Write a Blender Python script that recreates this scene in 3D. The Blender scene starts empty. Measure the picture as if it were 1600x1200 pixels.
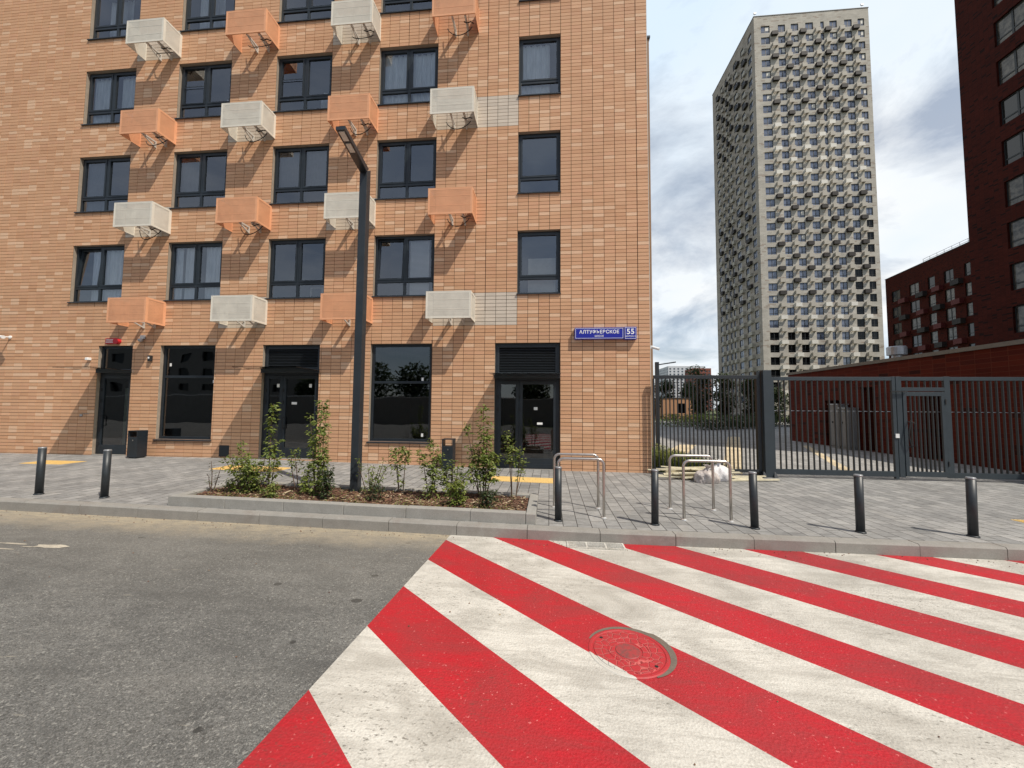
import bpy, math, random
from mathutils import Vector, Matrix, noise
RND = random.Random(7)
S = bpy.context.scene
COL = S.collection
PI = math.pi
R = math.radians

# ------------------------------------------------------------------ mesh builder
class MB:
    def __init__(s):
        s.v = []; s.f = []; s.m = []; s.t = []; s.smooth = False
    def face(s, idx, mi=0, t=None):
        s.f.append(tuple(idx)); s.m.append(mi); s.t.append(t)
    def quad(s, a, b, c, d, mi=0, t=None):
        n = len(s.v); s.v += [tuple(a), tuple(b), tuple(c), tuple(d)]; s.face((n, n+1, n+2, n+3), mi, t)
    def poly(s, pts, mi=0, t=None):
        n = len(s.v); s.v += [tuple(p) for p in pts]; s.face(range(n, n+len(pts)), mi, t)
    def hexa(s, p, mi=0, t=None, skip=()):
        n = len(s.v); s.v += [tuple(q) for q in p]
        for k, q in enumerate(((0,3,2,1), (4,5,6,7), (0,1,5,4), (1,2,6,5), (2,3,7,6), (3,0,4,7))):
            if k not in skip: s.face([n+i for i in q], mi, t)
    def box(s, x0, x1, y0, y1, z0, z1, mi=0, t=None, skip=()):
        s.hexa([(x0,y0,z0),(x1,y0,z0),(x1,y1,z0),(x0,y1,z0),(x0,y0,z1),(x1,y0,z1),(x1,y1,z1),(x0,y1,z1)], mi, t, skip)
    def tube(s, path, r, n=8, mi=0, caps=True):
        path = [Vector(p) for p in path]; rr = r if isinstance(r, (list, tuple)) else [r]*len(path)
        rings = []; up = None
        for i, p in enumerate(path):
            d = (path[min(i+1, len(path)-1)] - path[max(i-1, 0)])
            d = d.normalized() if d.length > 1e-9 else Vector((0,0,1))
            if up is None: up = Vector((1,0,0)) if abs(d.x) < .8 else Vector((0,1,0))
            a = (up - d*up.dot(d)).normalized(); b = d.cross(a); up = a
            base = len(s.v)
            for k in range(n):
                w = 2*PI*k/n; s.v.append(tuple(p + (a*math.cos(w) + b*math.sin(w))*rr[i]))
            rings.append(base)
        for i in range(len(rings)-1):
            A, B = rings[i], rings[i+1]
            for k in range(n): s.face((A+k, A+(k+1)%n, B+(k+1)%n, B+k), mi)
        if caps:
            s.face([rings[0]+k for k in reversed(range(n))], mi); s.face([rings[-1]+k for k in range(n)], mi)
    def lathe(s, c, prof, n=20, mi=0):
        base = len(s.v)
        for r, z in prof:
            for k in range(n):
                w = 2*PI*k/n; s.v.append((c[0]+r*math.cos(w), c[1]+r*math.sin(w), c[2]+z))
        for i in range(len(prof)-1):
            for k in range(n):
                s.face((base+i*n+k, base+i*n+(k+1)%n, base+(i+1)*n+(k+1)%n, base+(i+1)*n+k), mi)
        s.face([base+k for k in reversed(range(n))], mi); s.face([base+(len(prof)-1)*n+k for k in range(n)], mi)
    def build(s, name, mats, parent=None, smooth=False, tint=False, bevel=0):
        off = W.get(parent.name, Vector((0,0,0))) if parent else Vector((0,0,0))
        me = bpy.data.meshes.new(name)
        me.from_pydata([(x-off[0], y-off[1], z-off[2]) for x, y, z in s.v], [], s.f)
        if not isinstance(mats, (list, tuple)): mats = [mats]
        for m in mats: me.materials.append(MT[m])
        me.polygons.foreach_set('material_index', s.m)
        if smooth: me.polygons.foreach_set('use_smooth', [True]*len(s.f))
        if tint:
            a = me.attributes.new('tint', 'FLOAT_COLOR', 'FACE'); buf = []
            for t in s.t: buf += list(t or (.3,.3,.3)) + [1]
            a.data.foreach_set('color', buf)
        me.update()
        o = bpy.data.objects.new(name, me); COL.objects.link(o)
        if parent: o.parent = parent
        W[o.name] = off
        if bevel:
            b = o.modifiers.new('b', 'BEVEL'); b.width = bevel; b.segments = 2; b.limit_method = 'ANGLE'
        return o
W = {}
def thing(name, label, cat, loc=(0,0,0), group=None, rz=0):
    o = bpy.data.objects.new(name, None); COL.objects.link(o); o.location = loc; o.rotation_euler = (0,0,rz)
    o.empty_display_size = .2
    o['label'] = label; o['category'] = cat
    if group: o['group'] = group
    W[o.name] = Vector(loc)
    return o
def tag(o, label, cat, group=None, kind=None):
    if label: o['label'] = label
    if cat: o['category'] = cat
    if group: o['group'] = group
    if kind: o['kind'] = kind
    return o
def struct(mb, name, mats, label=None, **k):
    o = mb.build(name, mats, None, **k); o['kind'] = 'structure'
    if label: o['label'] = label
    return o
def dup(root, loc, label=None, group=None, rz=None, scale=None):
    r = root.copy(); COL.objects.link(r); r.location = loc
    if rz is not None: r.rotation_euler = (0,0,rz)
    if scale: r.scale = scale
    if label: r['label'] = label
    if group: r['group'] = group
    for ch in list(root.children):
        c = ch.copy(); COL.objects.link(c); c.parent = r
        for g in list(ch.children):
            d = g.copy(); COL.objects.link(d); d.parent = c
    return r
def zg(x):
    xs = ((-60,.145), (-9,.145), (.5,0.), (6,-.01), (60,-.01))
    for (a, za), (b, zb) in zip(xs, xs[1:]):
        if x <= b: return za + (zb-za)*(x-a)/(b-a)
    return -.01

# ------------------------------------------------------------------ materials
MT = {}
class N:
    def __init__(s, name):
        m = bpy.data.materials.new(name); m.use_nodes = True; s.m = m; s.t = m.node_tree
        s.b = s.t.nodes['Principled BSDF']; MT[name] = m; s.out = s.t.nodes['Material Output']
    def n(s, typ, **k):
        nd = s.t.nodes.new(typ)
        for a, v in k.items():
            if a.startswith('i_'):
                key = a[2:]; nd.inputs[int(key) if key.isdigit() else key].default_value = v
            else: setattr(nd, a, v)
        return nd
    def l(s, a, b): s.t.links.new(a, b)
    def coord(s, scale=(1,1,1), which='Object'):
        tc = s.n('ShaderNodeTexCoord'); mp = s.n('ShaderNodeMapping'); mp.inputs['Scale'].default_value = scale
        s.l(tc.outputs[which], mp.inputs[0]); return mp.outputs[0]
    def noise(s, sc, det=4, rough=.6, co=None, dist=0):
        nd = s.n('ShaderNodeTexNoise', i_Scale=sc, i_Detail=det, i_Roughness=rough, i_Distortion=dist)
        if co is not None: s.l(co, nd.inputs['Vector'])
        return nd.outputs['Fac']
    def ramp(s, fac, stops):
        r = s.n('ShaderNodeValToRGB'); e = r.color_ramp.elements
        while len(e) < len(stops): e.new(.5)
        for q, (p, c) in zip(e, stops): q.position = p; q.color = (*c, 1) if len(c) == 3 else c
        s.l(fac, r.inputs[0]); return r.outputs[0]
    def gray(s, fac, a, b, va=0., vb=1.):
        return s.ramp(fac, [(a, (va,)*3), (b, (vb,)*3)])
    def mix(s, fac, a, b, mode='MIX'):
        m = s.n('ShaderNodeMix', data_type='RGBA', blend_type=mode)
        for sock, v in ((m.inputs['Factor'], fac), (m.inputs[6], a), (m.inputs[7], b)):
            if isinstance(v, (int, float)): sock.default_value = v
            elif isinstance(v, (tuple, list)): sock.default_value = (*v, 1)
            else: s.l(v, sock)
        return m.outputs[2]
    def math(s, op, a, b=None, c=None):
        m = s.n('ShaderNodeMath', operation=op)
        for i, v in enumerate((a, b, c)):
            if v is None: continue
            if isinstance(v, (int, float)): m.inputs[i].default_value = v
            else: s.l(v, m.inputs[i])
        return m.outputs[0]
    def bump(s, h, st=.5, dist=.01):
        b = s.n('ShaderNodeBump', i_Strength=st, i_Distance=dist); s.l(h, b.inputs['Height']); s.l(b.outputs[0], s.b.inputs['Normal'])
    def set(s, col=None, rough=None, metal=None, spec=None):
        for k, v in (('Base Color', col), ('Roughness', rough), ('Metallic', metal), ('Specular IOR Level', spec)):
            if v is None: continue
            if isinstance(v, (int, float)): s.b.inputs[k].default_value = v
            elif isinstance(v, (tuple, list)): s.b.inputs[k].default_value = (*v, 1)
            else: s.l(v, s.b.inputs[k])
        return s

def simple(name, col, rough=.5, metal=0, var=.12, sc=6, spec=.5, bump=0):
    m = N(name); co = m.coord()
    n = m.noise(sc, 5, .65, co)
    a = tuple(c*(1-var) for c in col); b = tuple(min(1, c*(1+var)) for c in col)
    c = m.ramp(n, [(.3, a), (.7, b)])
    m.set(c, rough, metal, spec)
    if bump: m.bump(m.noise(sc*6, 4, .6, co), bump, .004)
    return m

# tiles of the big facade: colour per brick plus fine streaks and large faint weathering
m = N('clinker'); co = m.coord()
at = m.n('ShaderNodeAttribute', attribute_name='tint')
st = m.noise(1, 5, .7, m.coord((9, 9, 120)))
st2 = m.noise(.35, 3, .6, co)
c = m.mix(1., at.outputs['Color'], m.gray(st, .25, .75, .86, 1.08), 'MULTIPLY')
c = m.mix(1., c, m.gray(st2, .3, .7, .93, 1.04), 'MULTIPLY')
m.set(c, .72, spec=.35); m.bump(m.noise(1, 3, .6, m.coord((25, 25, 160))), .25, .003)
simple('mortar', (.06,.035,.022), .9); simple('dry_leaf', (.22,.13,.06), .9)
simple('reveal_metal', (.33,.27,.21), .5, 0)
simple('white_trim', (.62,.58,.52), .5)
simple('wing_render', (.30,.19,.115), .85, var=.1, sc=2)
simple('anthracite', (.013,.019,.025), .42, var=.25, sc=3)
simple('anthracite_sill', (.022,.028,.034), .38, var=.2)
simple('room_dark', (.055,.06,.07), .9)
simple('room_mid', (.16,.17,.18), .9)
simple('board', (.5,.5,.45), .8)
simple('louver', (.022,.027,.032), .45)
simple('sticker', (.8,.8,.78), .6)
simple('rubber', (.015,.015,.016), .7)
simple('steel', (.52,.49,.45), .3, .95, var=.1, sc=15)
simple('chrome_tip', (.75,.73,.70), .35, .6)
simple('bollard_paint', (.022,.027,.031), .45, var=.3, sc=8, bump=.15)
simple('bollard_cap', (.30,.31,.32), .4, .5)
simple('gate_paint', (.031,.041,.049), .42, var=.12, sc=4)
simple('fence_paint', (.018,.022,.026), .45, var=.12, sc=4)
simple('lamp_paint', (.022,.028,.034), .4, var=.2, sc=4)
simple('lamp_led', (.62,.60,.55), .25)
simple('white_plastic', (.78,.78,.76), .4)
simple('red_plastic', (.55,.02,.03), .35)
simple('sign_blue', (.008,.014,.30), .3, var=.05)
simple('sign_white', (.85,.86,.9), .5, var=.02)
simple('bracket', (.6,.58,.54), .5, .2)
simple('galv', (.42,.42,.43), .45, .6, var=.2)
simple('yellow_tile', (.66,.45,.16), .75, var=.14, sc=14, bump=.4)
simple('plank', (.62,.56,.40), .8, var=.18, sc=8)
simple('stone_roof', (.17,.155,.13), .8)
simple('twig', (.11,.07,.045), .9)
simple('bark', (.09,.065,.045), .95, bump=.6)
simple('deep_void', (.008,.008,.008), .9)
simple('tower_black', (.02,.022,.022), .5)
simple('basket_dark', (.024,.019,.017), .7)
simple('basket_beige', (.43,.395,.34), .75)
simple('basket_white', (.68,.65,.59), .7)
simple('basket_red', (.10,.012,.010), .7)
simple('pink_board', (.35,.20,.15), .7)
simple('pale_highrise', (.55,.57,.60), .8)
simple('highrise_brown', (.20,.065,.045), .85)
simple('far_window', (.07,.09,.12), .3)
simple('pavilion', (.42,.22,.12), .85)
simple('grey_panel', (.13,.125,.12), .5)
simple('graffiti_black', (.01,.01,.01), .6)
simple('cabinet_grey', (.20,.20,.19), .6)
simple('yellow_spot', (.6,.5,.05), .5)

def perf(name, col):
    # perforated sheet: a fine grid of holes one can see and the sun can shine through
    m = N(name); co = m.coord((1,1,1))
    n = m.noise(3, 4, .6, co)
    c = m.ramp(n, [(.3, tuple(q*.88 for q in col)), (.7, tuple(min(1, q*1.08) for q in col))])
    m.set(c, .6)
    sp = m.n('ShaderNodeSeparateXYZ'); m.l(co, sp.inputs[0])
    s1 = m.math('SINE', m.math('MULTIPLY', m.math('ADD', sp.outputs[0], sp.outputs[1]), 2*PI/.024))
    s2 = m.math('SINE', m.math('MULTIPLY', sp.outputs[2], 2*PI/.024))
    h = m.math('GREATER_THAN', m.math('ADD', s1, s2), 1.32)
    # plain bands at the sheet's folds
    z = sp.outputs[2]
    tr = m.n('ShaderNodeBsdfTransparent'); mx = m.n('ShaderNodeMixShader')
    m.l(h, mx.inputs[0]); m.l(m.b.outputs[0], mx.inputs[1]); m.l(tr.outputs[0], mx.inputs[2]); m.l(mx.outputs[0], m.out.inputs[0])
    return m
perf('sheet_white', (.60,.565,.49)); perf('sheet_orange', (.64,.31,.165))
simple('fold_white', (.70,.66,.57), .55, var=.05); simple('fold_orange', (.74,.37,.20), .55, var=.05)

def glass(name, tint, base, amount):
    m = N(name); m.t.nodes.remove(m.b)
    fr = m.n('ShaderNodeFresnel', i_IOR=1.5)
    gl = m.n('ShaderNodeBsdfGlossy', i_Roughness=.012); gl.inputs[0].default_value = (.93,.96,1,1)
    # slight waviness of the panes
    w = m.noise(1.1, 1, .4, m.coord()); b = m.n('ShaderNodeBump', i_Strength=.12, i_Distance=.03); m.l(w, b.inputs['Height']); m.l(b.outputs[0], gl.inputs['Normal'])
    tr = m.n('ShaderNodeBsdfTransparent'); tr.inputs[0].default_value = (*tint, 1)
    f = m.math('MULTIPLY_ADD', fr.outputs[0], 1.15, amount); f = m.math('MINIMUM', f, 1.)
    mx = m.n('ShaderNodeMixShader'); m.l(f, mx.inputs[0]); m.l(tr.outputs[0], mx.inputs[1]); m.l(gl.outputs[0], mx.inputs[2])
    m.l(mx.outputs[0], m.out.inputs[0])
glass('pane', (.86,.89,.91), 0, .13)
glass('pane_shop', (.46,.52,.49), 0, .07)
glass('canopy_glass', (.38,.40,.38), 0, .02)
def mirror(name, base, amt):
    m = N(name); m.set(base, .06, 0, amt)
    return m
mirror('tower_glass', (.13,.155,.22), 1.0); mirror('dark_glass', (.006,.007,.008), .25)
m = N('red_glass'); m.set((.02,.02,.018), .06, 0, .6)

m = N('pale_pane'); m.set(m.ramp(m.noise(2.5, 3, .6, m.coord()), [(.4, (.045,.042,.036)), (.6, (.15,.135,.11))]), .12, 0, .5)  # pale mottling painted as sunlit reflections and curtains in the panes
m = N('curtain'); co = m.coord((1,1,.15)); n = m.noise(14, 3, .6, co)
m.set(m.ramp(n, [(.3, (.62,.64,.66)), (.7, (.86,.87,.88))]), .9)
m = N('blinds'); w = m.n('ShaderNodeTexWave', wave_type='BANDS', bands_direction='Z', i_Scale=9.); m.l(m.coord(), w.inputs[0])
m.set(m.ramp(w.outputs['Fac'], [(.2, (.30,.31,.32)), (.6, (.7,.71,.71))]), .8)

# asphalt
m = N('asphalt'); co = m.coord()
sp = m.n('ShaderNodeSeparateXYZ'); m.l(co, sp.inputs[0])
big = m.noise(.7, 6, .66, m.coord((1, 1.8, 1)), .8); mid = m.noise(3.2, 6, .7, m.coord((1, 2.2, 1))); fine = m.noise(120, 3, .75, co); grit = m.n('ShaderNodeTexVoronoi', i_Scale=70.); m.l(co, grit.inputs[0])
c = m.ramp(big, [(.32, (.108,.106,.100)), (.5, (.137,.134,.125)), (.68, (.168,.163,.150))])
c = m.mix(1., c, m.gray(mid, .25, .8, .80, 1.2), 'MULTIPLY')
c = m.mix(1., c, m.gray(fine, .3, .72, .52, 1.5), 'MULTIPLY'); g34 = m.noise(30, 5, .85, co); c = m.mix(1., c, m.gray(g34, .36, .66, .70, 1.32), 'MULTIPLY'); c = m.mix(m.gray(m.noise(48, 2, .6, co), .60, .66, 0., .7), c, (.33,.32,.29)); c = m.mix(m.gray(m.noise(40, 2, .6, m.coord((1,1,1.7))), .62, .68, 0., .6), c, (.06,.057,.052)); c = m.mix(m.gray(m.noise(.8, 4, .6, m.coord((.6,1.8,1)), 1.), .52, .66, 0., .5), c, (.085,.083,.078))
c = m.mix(m.gray(grit.outputs['Distance'], .10, .19, .7, 0.), c, (.36,.345,.31))
# dark oily spots and sand washed up against the kerb
spot = m.gray(m.noise(2.3, 3, .5, co, 1.5), .66, .72)
c = m.mix(m.math('MULTIPLY', spot, .25), c, (.09,.085,.077))
vs = m.n('ShaderNodeTexVoronoi', voronoi_dimensions='2D', i_Scale=1.15, i_Randomness=1.); wv = m.n('ShaderNodeVectorMath', operation='ADD'); m.l(m.coord((1,1.25,1)), wv.inputs[0]); nz = m.n('ShaderNodeTexNoise', i_Scale=9., i_Detail=3.); m.l(co, nz.inputs['Vector'])
sc_ = m.n('ShaderNodeVectorMath', operation='SCALE'); sc_.inputs['Scale'].default_value = .05; m.l(nz.outputs['Color'], sc_.inputs[0]); m.l(sc_.outputs[0], wv.inputs[1]); m.l(wv.outputs[0], vs.inputs[0])
sv = m.n('ShaderNodeSeparateXYZ'); m.l(vs.outputs['Color'], sv.inputs[0])
thr = m.math('MULTIPLY', m.math('MAXIMUM', m.math('SUBTRACT', sv.outputs[0], .55), 0.), .13)
c = m.mix(m.math('MULTIPLY', m.math('LESS_THAN', vs.outputs['Distance'], thr), .75), c, (.035,.033,.030))
scr = m.noise(2.2, 2, .5, m.coord((1.0, 9., 1.)), .3); c = m.mix(m.gray(scr, .735, .76, 0., .5), c, (.32,.29,.23))
d2 = m.n('ShaderNodeMapRange'); m.l(sp.outputs[1], d2.inputs[0]); d2.inputs[1].default_value = -7.6; d2.inputs[2].default_value = -5.2; d2.inputs[3].default_value = 0; d2.inputs[4].default_value = .38
c = m.mix(d2.outputs[0], c, (.235,.215,.18))
d = m.math('ADD', sp.outputs[1], m.math('MULTIPLY', m.noise(1.4, 5, .7, co), .9))
sand = m.gray(d, 0., 1.)
mr = m.n('ShaderNodeMapRange', i_1=-5.45, i_2=-4.75); m.l(d, mr.inputs[0])
patchy = m.gray(m.noise(5, 5, .75, m.coord((1, 2.5, 1))), .35, .6)
c = m.mix(m.math('MULTIPLY', mr.outputs[0], m.math('MULTIPLY_ADD', patchy, .55, .4)), c, (.40,.335,.235))
m.set(c, .88, spec=.3); hh = m.math('ADD', m.math('MULTIPLY', g34, 1.4), m.math('MULTIPLY', grit.outputs['Distance'], 1.2)); m.bump(hh, .7, .009)

def paint(name, base, dirt, light, dark, amt):
    m = N(name); co = m.coord()
    big = m.noise(1.3, 5, .62, m.coord((1, 1.5, 1)), .8); fine = m.noise(75, 3, .7, co); strk = m.noise(5, 6, .75, m.coord((.5, 3, 1)), .7)
    c = m.mix(m.math('MULTIPLY', m.gray(big, .42, .68), amt), base, dirt)
    c = m.mix(m.math('MULTIPLY', m.gray(strk, .5, .72), amt*.8), c, dirt)
    c = m.mix(1., c, m.gray(fine, .3, .7, .84, 1.12), 'MULTIPLY')
    # flecks where the paint missed or stones wore through
    v = m.noise(42, 2, .6, co); c = m.mix(m.gray(v, .68, .72, 0., light[3]), c, light[:3])
    gate = m.gray(m.noise(1.0, 3, .6, co), .42, .62)
    v2 = m.noise(26, 5, .75, m.coord((.8, 1.7, 1.))); c = m.mix(m.math('MULTIPLY', m.gray(v2, .57, .625, 0., dark[3]), gate), c, dark[:3])
    trk = m.noise(1.1, 6, .72, m.coord((.35, 4.5, 1)), 1.2); c = m.mix(m.gray(trk, .50, .64, 0., .5), c, dirt); t2 = m.noise(.45, 4, .6, m.coord((1.6, .5, 1)), .5); c = m.mix(1., c, m.gray(t2, .4, .62, 1., .86), 'MULTIPLY')
    vor = m.n('ShaderNodeTexVoronoi', i_Scale=60.); m.l(co, vor.inputs[0])
    m.set(c, .55, spec=.4); m.bump(m.math('ADD', m.math('MULTIPLY', vor.outputs['Distance'], 1.), fine), .55, .005)
paint('paint_red', (.455,.014,.022), (.30,.034,.036), (.70,.20,.19,.8), (.17,.05,.04,.6), .8)
paint('paint_white', (.62,.592,.53), (.38,.355,.31), (.72,.69,.63,.5), (.17,.155,.13,.95), .95)
paint('paint_old', (.62,.56,.45), (.30,.27,.22), (.7,.66,.58,.5), (.16,.15,.13,1.), .9)

def concrete(name, base, stain):
    m = N(name); co = m.coord(); n = m.noise(5, 6, .7, co); f = m.noise(90, 3, .7, co)
    c = m.ramp(n, [(.3, tuple(q*.86 for q in base)), (.7, tuple(q*1.08 for q in base))])
    c = m.mix(m.gray(m.noise(1.6, 4, .65, co, .6), .52, .72, 0., .55), c, stain)
    c = m.mix(1., c, m.gray(f, .3, .7, .86, 1.12), 'MULTIPLY'); m.set(c, .85); m.bump(f, .4, .004)
concrete('kerb_stone', (.27,.255,.23), (.20,.165,.14))
concrete('planter_stone', (.30,.29,.265), (.25,.23,.195))

# pavers 0.2 wide strips running away from the road, staggered joints
def pavers(name, w, l, cols, mort=.006, rot=True):
    m = N(name); co = m.coord()
    mp = m.n('ShaderNodeMapping'); mp.inputs['Rotation'].default_value = (0, 0, PI/2 if rot else 0); m.l(co, mp.inputs[0])
    wob = m.noise(3, 2, .5, co)
    br = m.n('ShaderNodeTexBrick', offset=.37, offset_frequency=2, squash=1.0); m.l(mp.outputs[0], br.inputs[0])
    for k, v in (('Scale', 1.), ('Mortar Size', mort), ('Mortar Smooth', .25), ('Bias', 0.), ('Brick Width', l), ('Row Height', w)): br.inputs[k].default_value = v
    br.inputs['Color1'].default_value = (0,0,0,1); br.inputs['Color2'].default_value = (1,1,1,1); br.inputs['Mortar'].default_value = (.5,.5,.5,1)
    c = m.ramp(br.outputs['Color'], [(0, cols[0]), (.5, cols[1]), (1, cols[2])])
    cl = m.noise(7, 5, .7, m.coord((1, 1.3, 1)))
    c = m.mix(1., c, m.gray(cl, .28, .72, .78, 1.22), 'MULTIPLY')
    c = m.mix(1., c, m.gray(m.noise(.9, 5, .6, co, .5), .3, .72, .84, 1.18), 'MULTIPLY')
    f = m.noise(110, 3, .7, co); c = m.mix(1., c, m.gray(f, .3, .7, .86, 1.14), 'MULTIPLY')
    dust = m.gray(m.noise(2.1, 5, .7, co, .8), .56, .72, 0., .4); c = m.mix(dust, c, (.33,.31,.27))
    c = m.mix(br.outputs['Fac'], c, (.045,.042,.038))
    m.set(c, .85, spec=.35)
    h = m.math('SUBTRACT', m.math('MULTIPLY', f, .25), m.math('MULTIPLY', br.outputs['Fac'], 1.)); m.bump(h, .7, .006)
pavers('paver', .205, .31, ((.200,.197,.190), (.245,.240,.230), (.29,.282,.268)))
pavers('paver_yard', .2, .4, ((.25,.245,.235), (.30,.29,.275), (.35,.34,.32)))
pavers('paver_sand', .2, .2, ((.52,.42,.27), (.60,.49,.32), (.64,.54,.37)))

def brickwall(name, w, h, c1, c2, mort, light=None, bumpd=.006, off=0.):
    m = N(name); tc = m.n('ShaderNodeTexCoord'); sp = m.n('ShaderNodeSeparateXYZ'); m.l(tc.outputs['Object'], sp.inputs[0])
    cb = m.n('ShaderNodeCombineXYZ'); m.l(m.math('ADD', sp.outputs[0], sp.outputs[1]), cb.inputs[0]); m.l(sp.outputs[2], cb.inputs[1])
    br = m.n('ShaderNodeTexBrick', offset=off); m.l(cb.outputs[0], br.inputs[0])
    for k, v in (('Scale', 1.), ('Mortar Size', .008), ('Mortar Smooth', .2), ('Bias', 0.), ('Brick Width', w), ('Row Height', h)): br.inputs[k].default_value = v
    br.inputs['Color1'].default_value = (0,0,0,1); br.inputs['Color2'].default_value = (1,1,1,1)
    st = [(0, c1), (.6, c2)]
    if light: st += [(.88, c2), (.92, light)]
    r = m.ramp(br.outputs['Color'], st)
    c = m.mix(br.outputs['Fac'], r, mort)
    c = m.mix(1., c, m.gray(m.noise(.5, 4, .6, tc.outputs['Object']), .3, .7, .85, 1.12), 'MULTIPLY')
    m.set(c, .8, spec=.12); m.bump(m.math('SUBTRACT', 1., br.outputs['Fac']), .5, bumpd)
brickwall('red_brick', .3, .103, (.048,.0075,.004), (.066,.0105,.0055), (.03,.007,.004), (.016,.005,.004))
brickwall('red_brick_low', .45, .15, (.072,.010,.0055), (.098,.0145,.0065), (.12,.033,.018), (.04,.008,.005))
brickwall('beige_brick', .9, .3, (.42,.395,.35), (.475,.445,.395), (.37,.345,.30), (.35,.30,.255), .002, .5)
brickwall('tower_shade', .9, .3, (.35,.31,.27), (.40,.355,.31), (.32,.28,.24), (.29,.23,.19), .002, .5)  # beige brick again, darkened in colour for the tower's shaded side

def leaf(name, a, b, c3):
    m = N(name); oi = m.n('ShaderNodeNewGeometry')
    c = m.ramp(oi.outputs['Random Per Island'], [(0, a), (.5, b), (1, c3)])
    m.set(c, .5, spec=.4)
    tl = m.n('ShaderNodeBsdfTranslucent'); m.l(m.mix(1., c, (1.3,1.5,.6), 'MULTIPLY'), tl.inputs[0])
    mx = m.n('ShaderNodeMixShader', i_0=.3); m.l(m.b.outputs[0], mx.inputs[1]); m.l(tl.outputs[0], mx.inputs[2]); m.l(mx.outputs[0], m.out.inputs[0])
leaf('leaf_mid', (.07,.105,.020), (.14,.18,.036), (.25,.27,.07))
leaf('leaf_bright', (.10,.14,.02), (.16,.20,.035), (.24,.26,.06))
leaf('leaf_dark', (.018,.030,.010), (.032,.050,.015), (.055,.075,.022))
leaf('leaf_purple', (.06,.05,.035), (.10,.075,.05), (.10,.12,.04))
leaf('grass_blade', (.08,.11,.02), (.15,.18,.04), (.30,.28,.10))
m = N('soil'); co = m.coord(); n = m.noise(9, 6, .75, co); v = m.n('ShaderNodeTexVoronoi', i_Scale=38.); m.l(co, v.inputs[0])
c = m.mix(m.gray(n, .45, .62), (.10,.050,.030), (.155,.085,.05)); c = m.mix(m.gray(v.outputs['Color'], .6, .8, 0., .7), c, (.21,.13,.08)); sx = m.n('ShaderNodeSeparateXYZ'); m.l(co, sx.inputs[0]); ed = m.gray(m.math('ADD', m.math('MULTIPLY', sx.outputs[1], -2.), m.noise(4, 4, .7, co)), 1.35, 1.75, 0., .75); c = m.mix(ed, c, (.38,.31,.20))
m.set(c, .95); m.bump(m.math('ADD', n, v.outputs['Distance']), .9, .03)
m = N('mulch'); g = m.n('ShaderNodeNewGeometry'); m.set(m.ramp(g.outputs['Random Per Island'], [(0, (.075,.032,.02)), (.55, (.15,.07,.042)), (.8, (.22,.13,.075)), (1, (.50,.42,.28))]), .9)
m = N('lawn'); co = m.coord(); m.set(m.ramp(m.noise(2.5, 6, .7, co), [(.3, (.045,.06,.018)), (.7, (.11,.125,.04))]), .95); m.bump(m.noise(30, 4, .7, co), .8, .05)
m = N('earth'); co = m.coord(); m.set(m.ramp(m.noise(.05, 6, .7, co), [(.3, (.07,.085,.035)), (.7, (.15,.14,.10))]), .95)
m = N('sack_white'); co = m.coord(); m.set(m.ramp(m.noise(8, 4, .6, co), [(.35, (.58,.55,.54)), (.65, (.78,.76,.76))]), .6); m.bump(m.noise(16, 5, .7, co, 1.5), .8, .02)
m = N('sack_grey'); co = m.coord(); m.set(m.ramp(m.noise(7, 4, .6, co), [(.35, (.36,.31,.285)), (.65, (.60,.54,.50))]), .5); m.bump(m.noise(16, 5, .7, co, 1.5), .8, .02)

simple('ring_mortar', (.145,.115,.09), .9, sc=12, var=.2, bump=.3)
# manhole cover: same paint as the stripes, split along the stripe edge, honeycomb relief
def cover_mat():
    m = N('cover_paint'); co = m.coord()
    sp = m.n('ShaderNodeSeparateXYZ'); m.l(co, sp.inputs[0])
    u = m.math('ADD', m.math('MULTIPLY', m.math('ADD', sp.outputs[0], 1.45+.6), .891), m.math('ADD', sp.outputs[1], -7.56))
    white = m.math('LESS_THAN', u, -6.03)
    n = m.noise(30, 4, .7, co)
    rr = m.math('SQRT', m.math('ADD', m.math('MULTIPLY', sp.outputs[0], sp.outputs[0]), m.math('MULTIPLY', sp.outputs[1], sp.outputs[1])))
    red = m.mix(m.gray(n, .45, .7, 0., .7), (.42,.022,.028), (.24,.045,.04))
    worn = m.mix(m.gray(n, .4, .6), (.20,.055,.05), (.34,.04,.04))
    c = m.mix(m.math('LESS_THAN', rr, .095), red, worn)
    # hex-like relief
    v = m.n('ShaderNodeTexVoronoi', feature='DISTANCE_TO_EDGE', i_Scale=17., i_Randomness=.7); m.l(co, v.inputs[0])
    groove = m.gray(v.outputs['Distance'], .03, .08, 0., 1.)
    band = m.math('MULTIPLY', m.math('GREATER_THAN', rr, .108), m.math('LESS_THAN', rr, .255))
    c = m.mix(m.math('MULTIPLY', m.math('SUBTRACT', 1., groove), m.math('MULTIPLY', band, .55)), c, (.60,.16,.14))
    c = m.mix(white, c, (.53,.505,.45))
    m.set(c, .6); m.bump(m.math('ADD', m.math('MULTIPLY', groove, band), m.math('MULTIPLY', n, .3)), .8, .008)
cover_mat()

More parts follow.
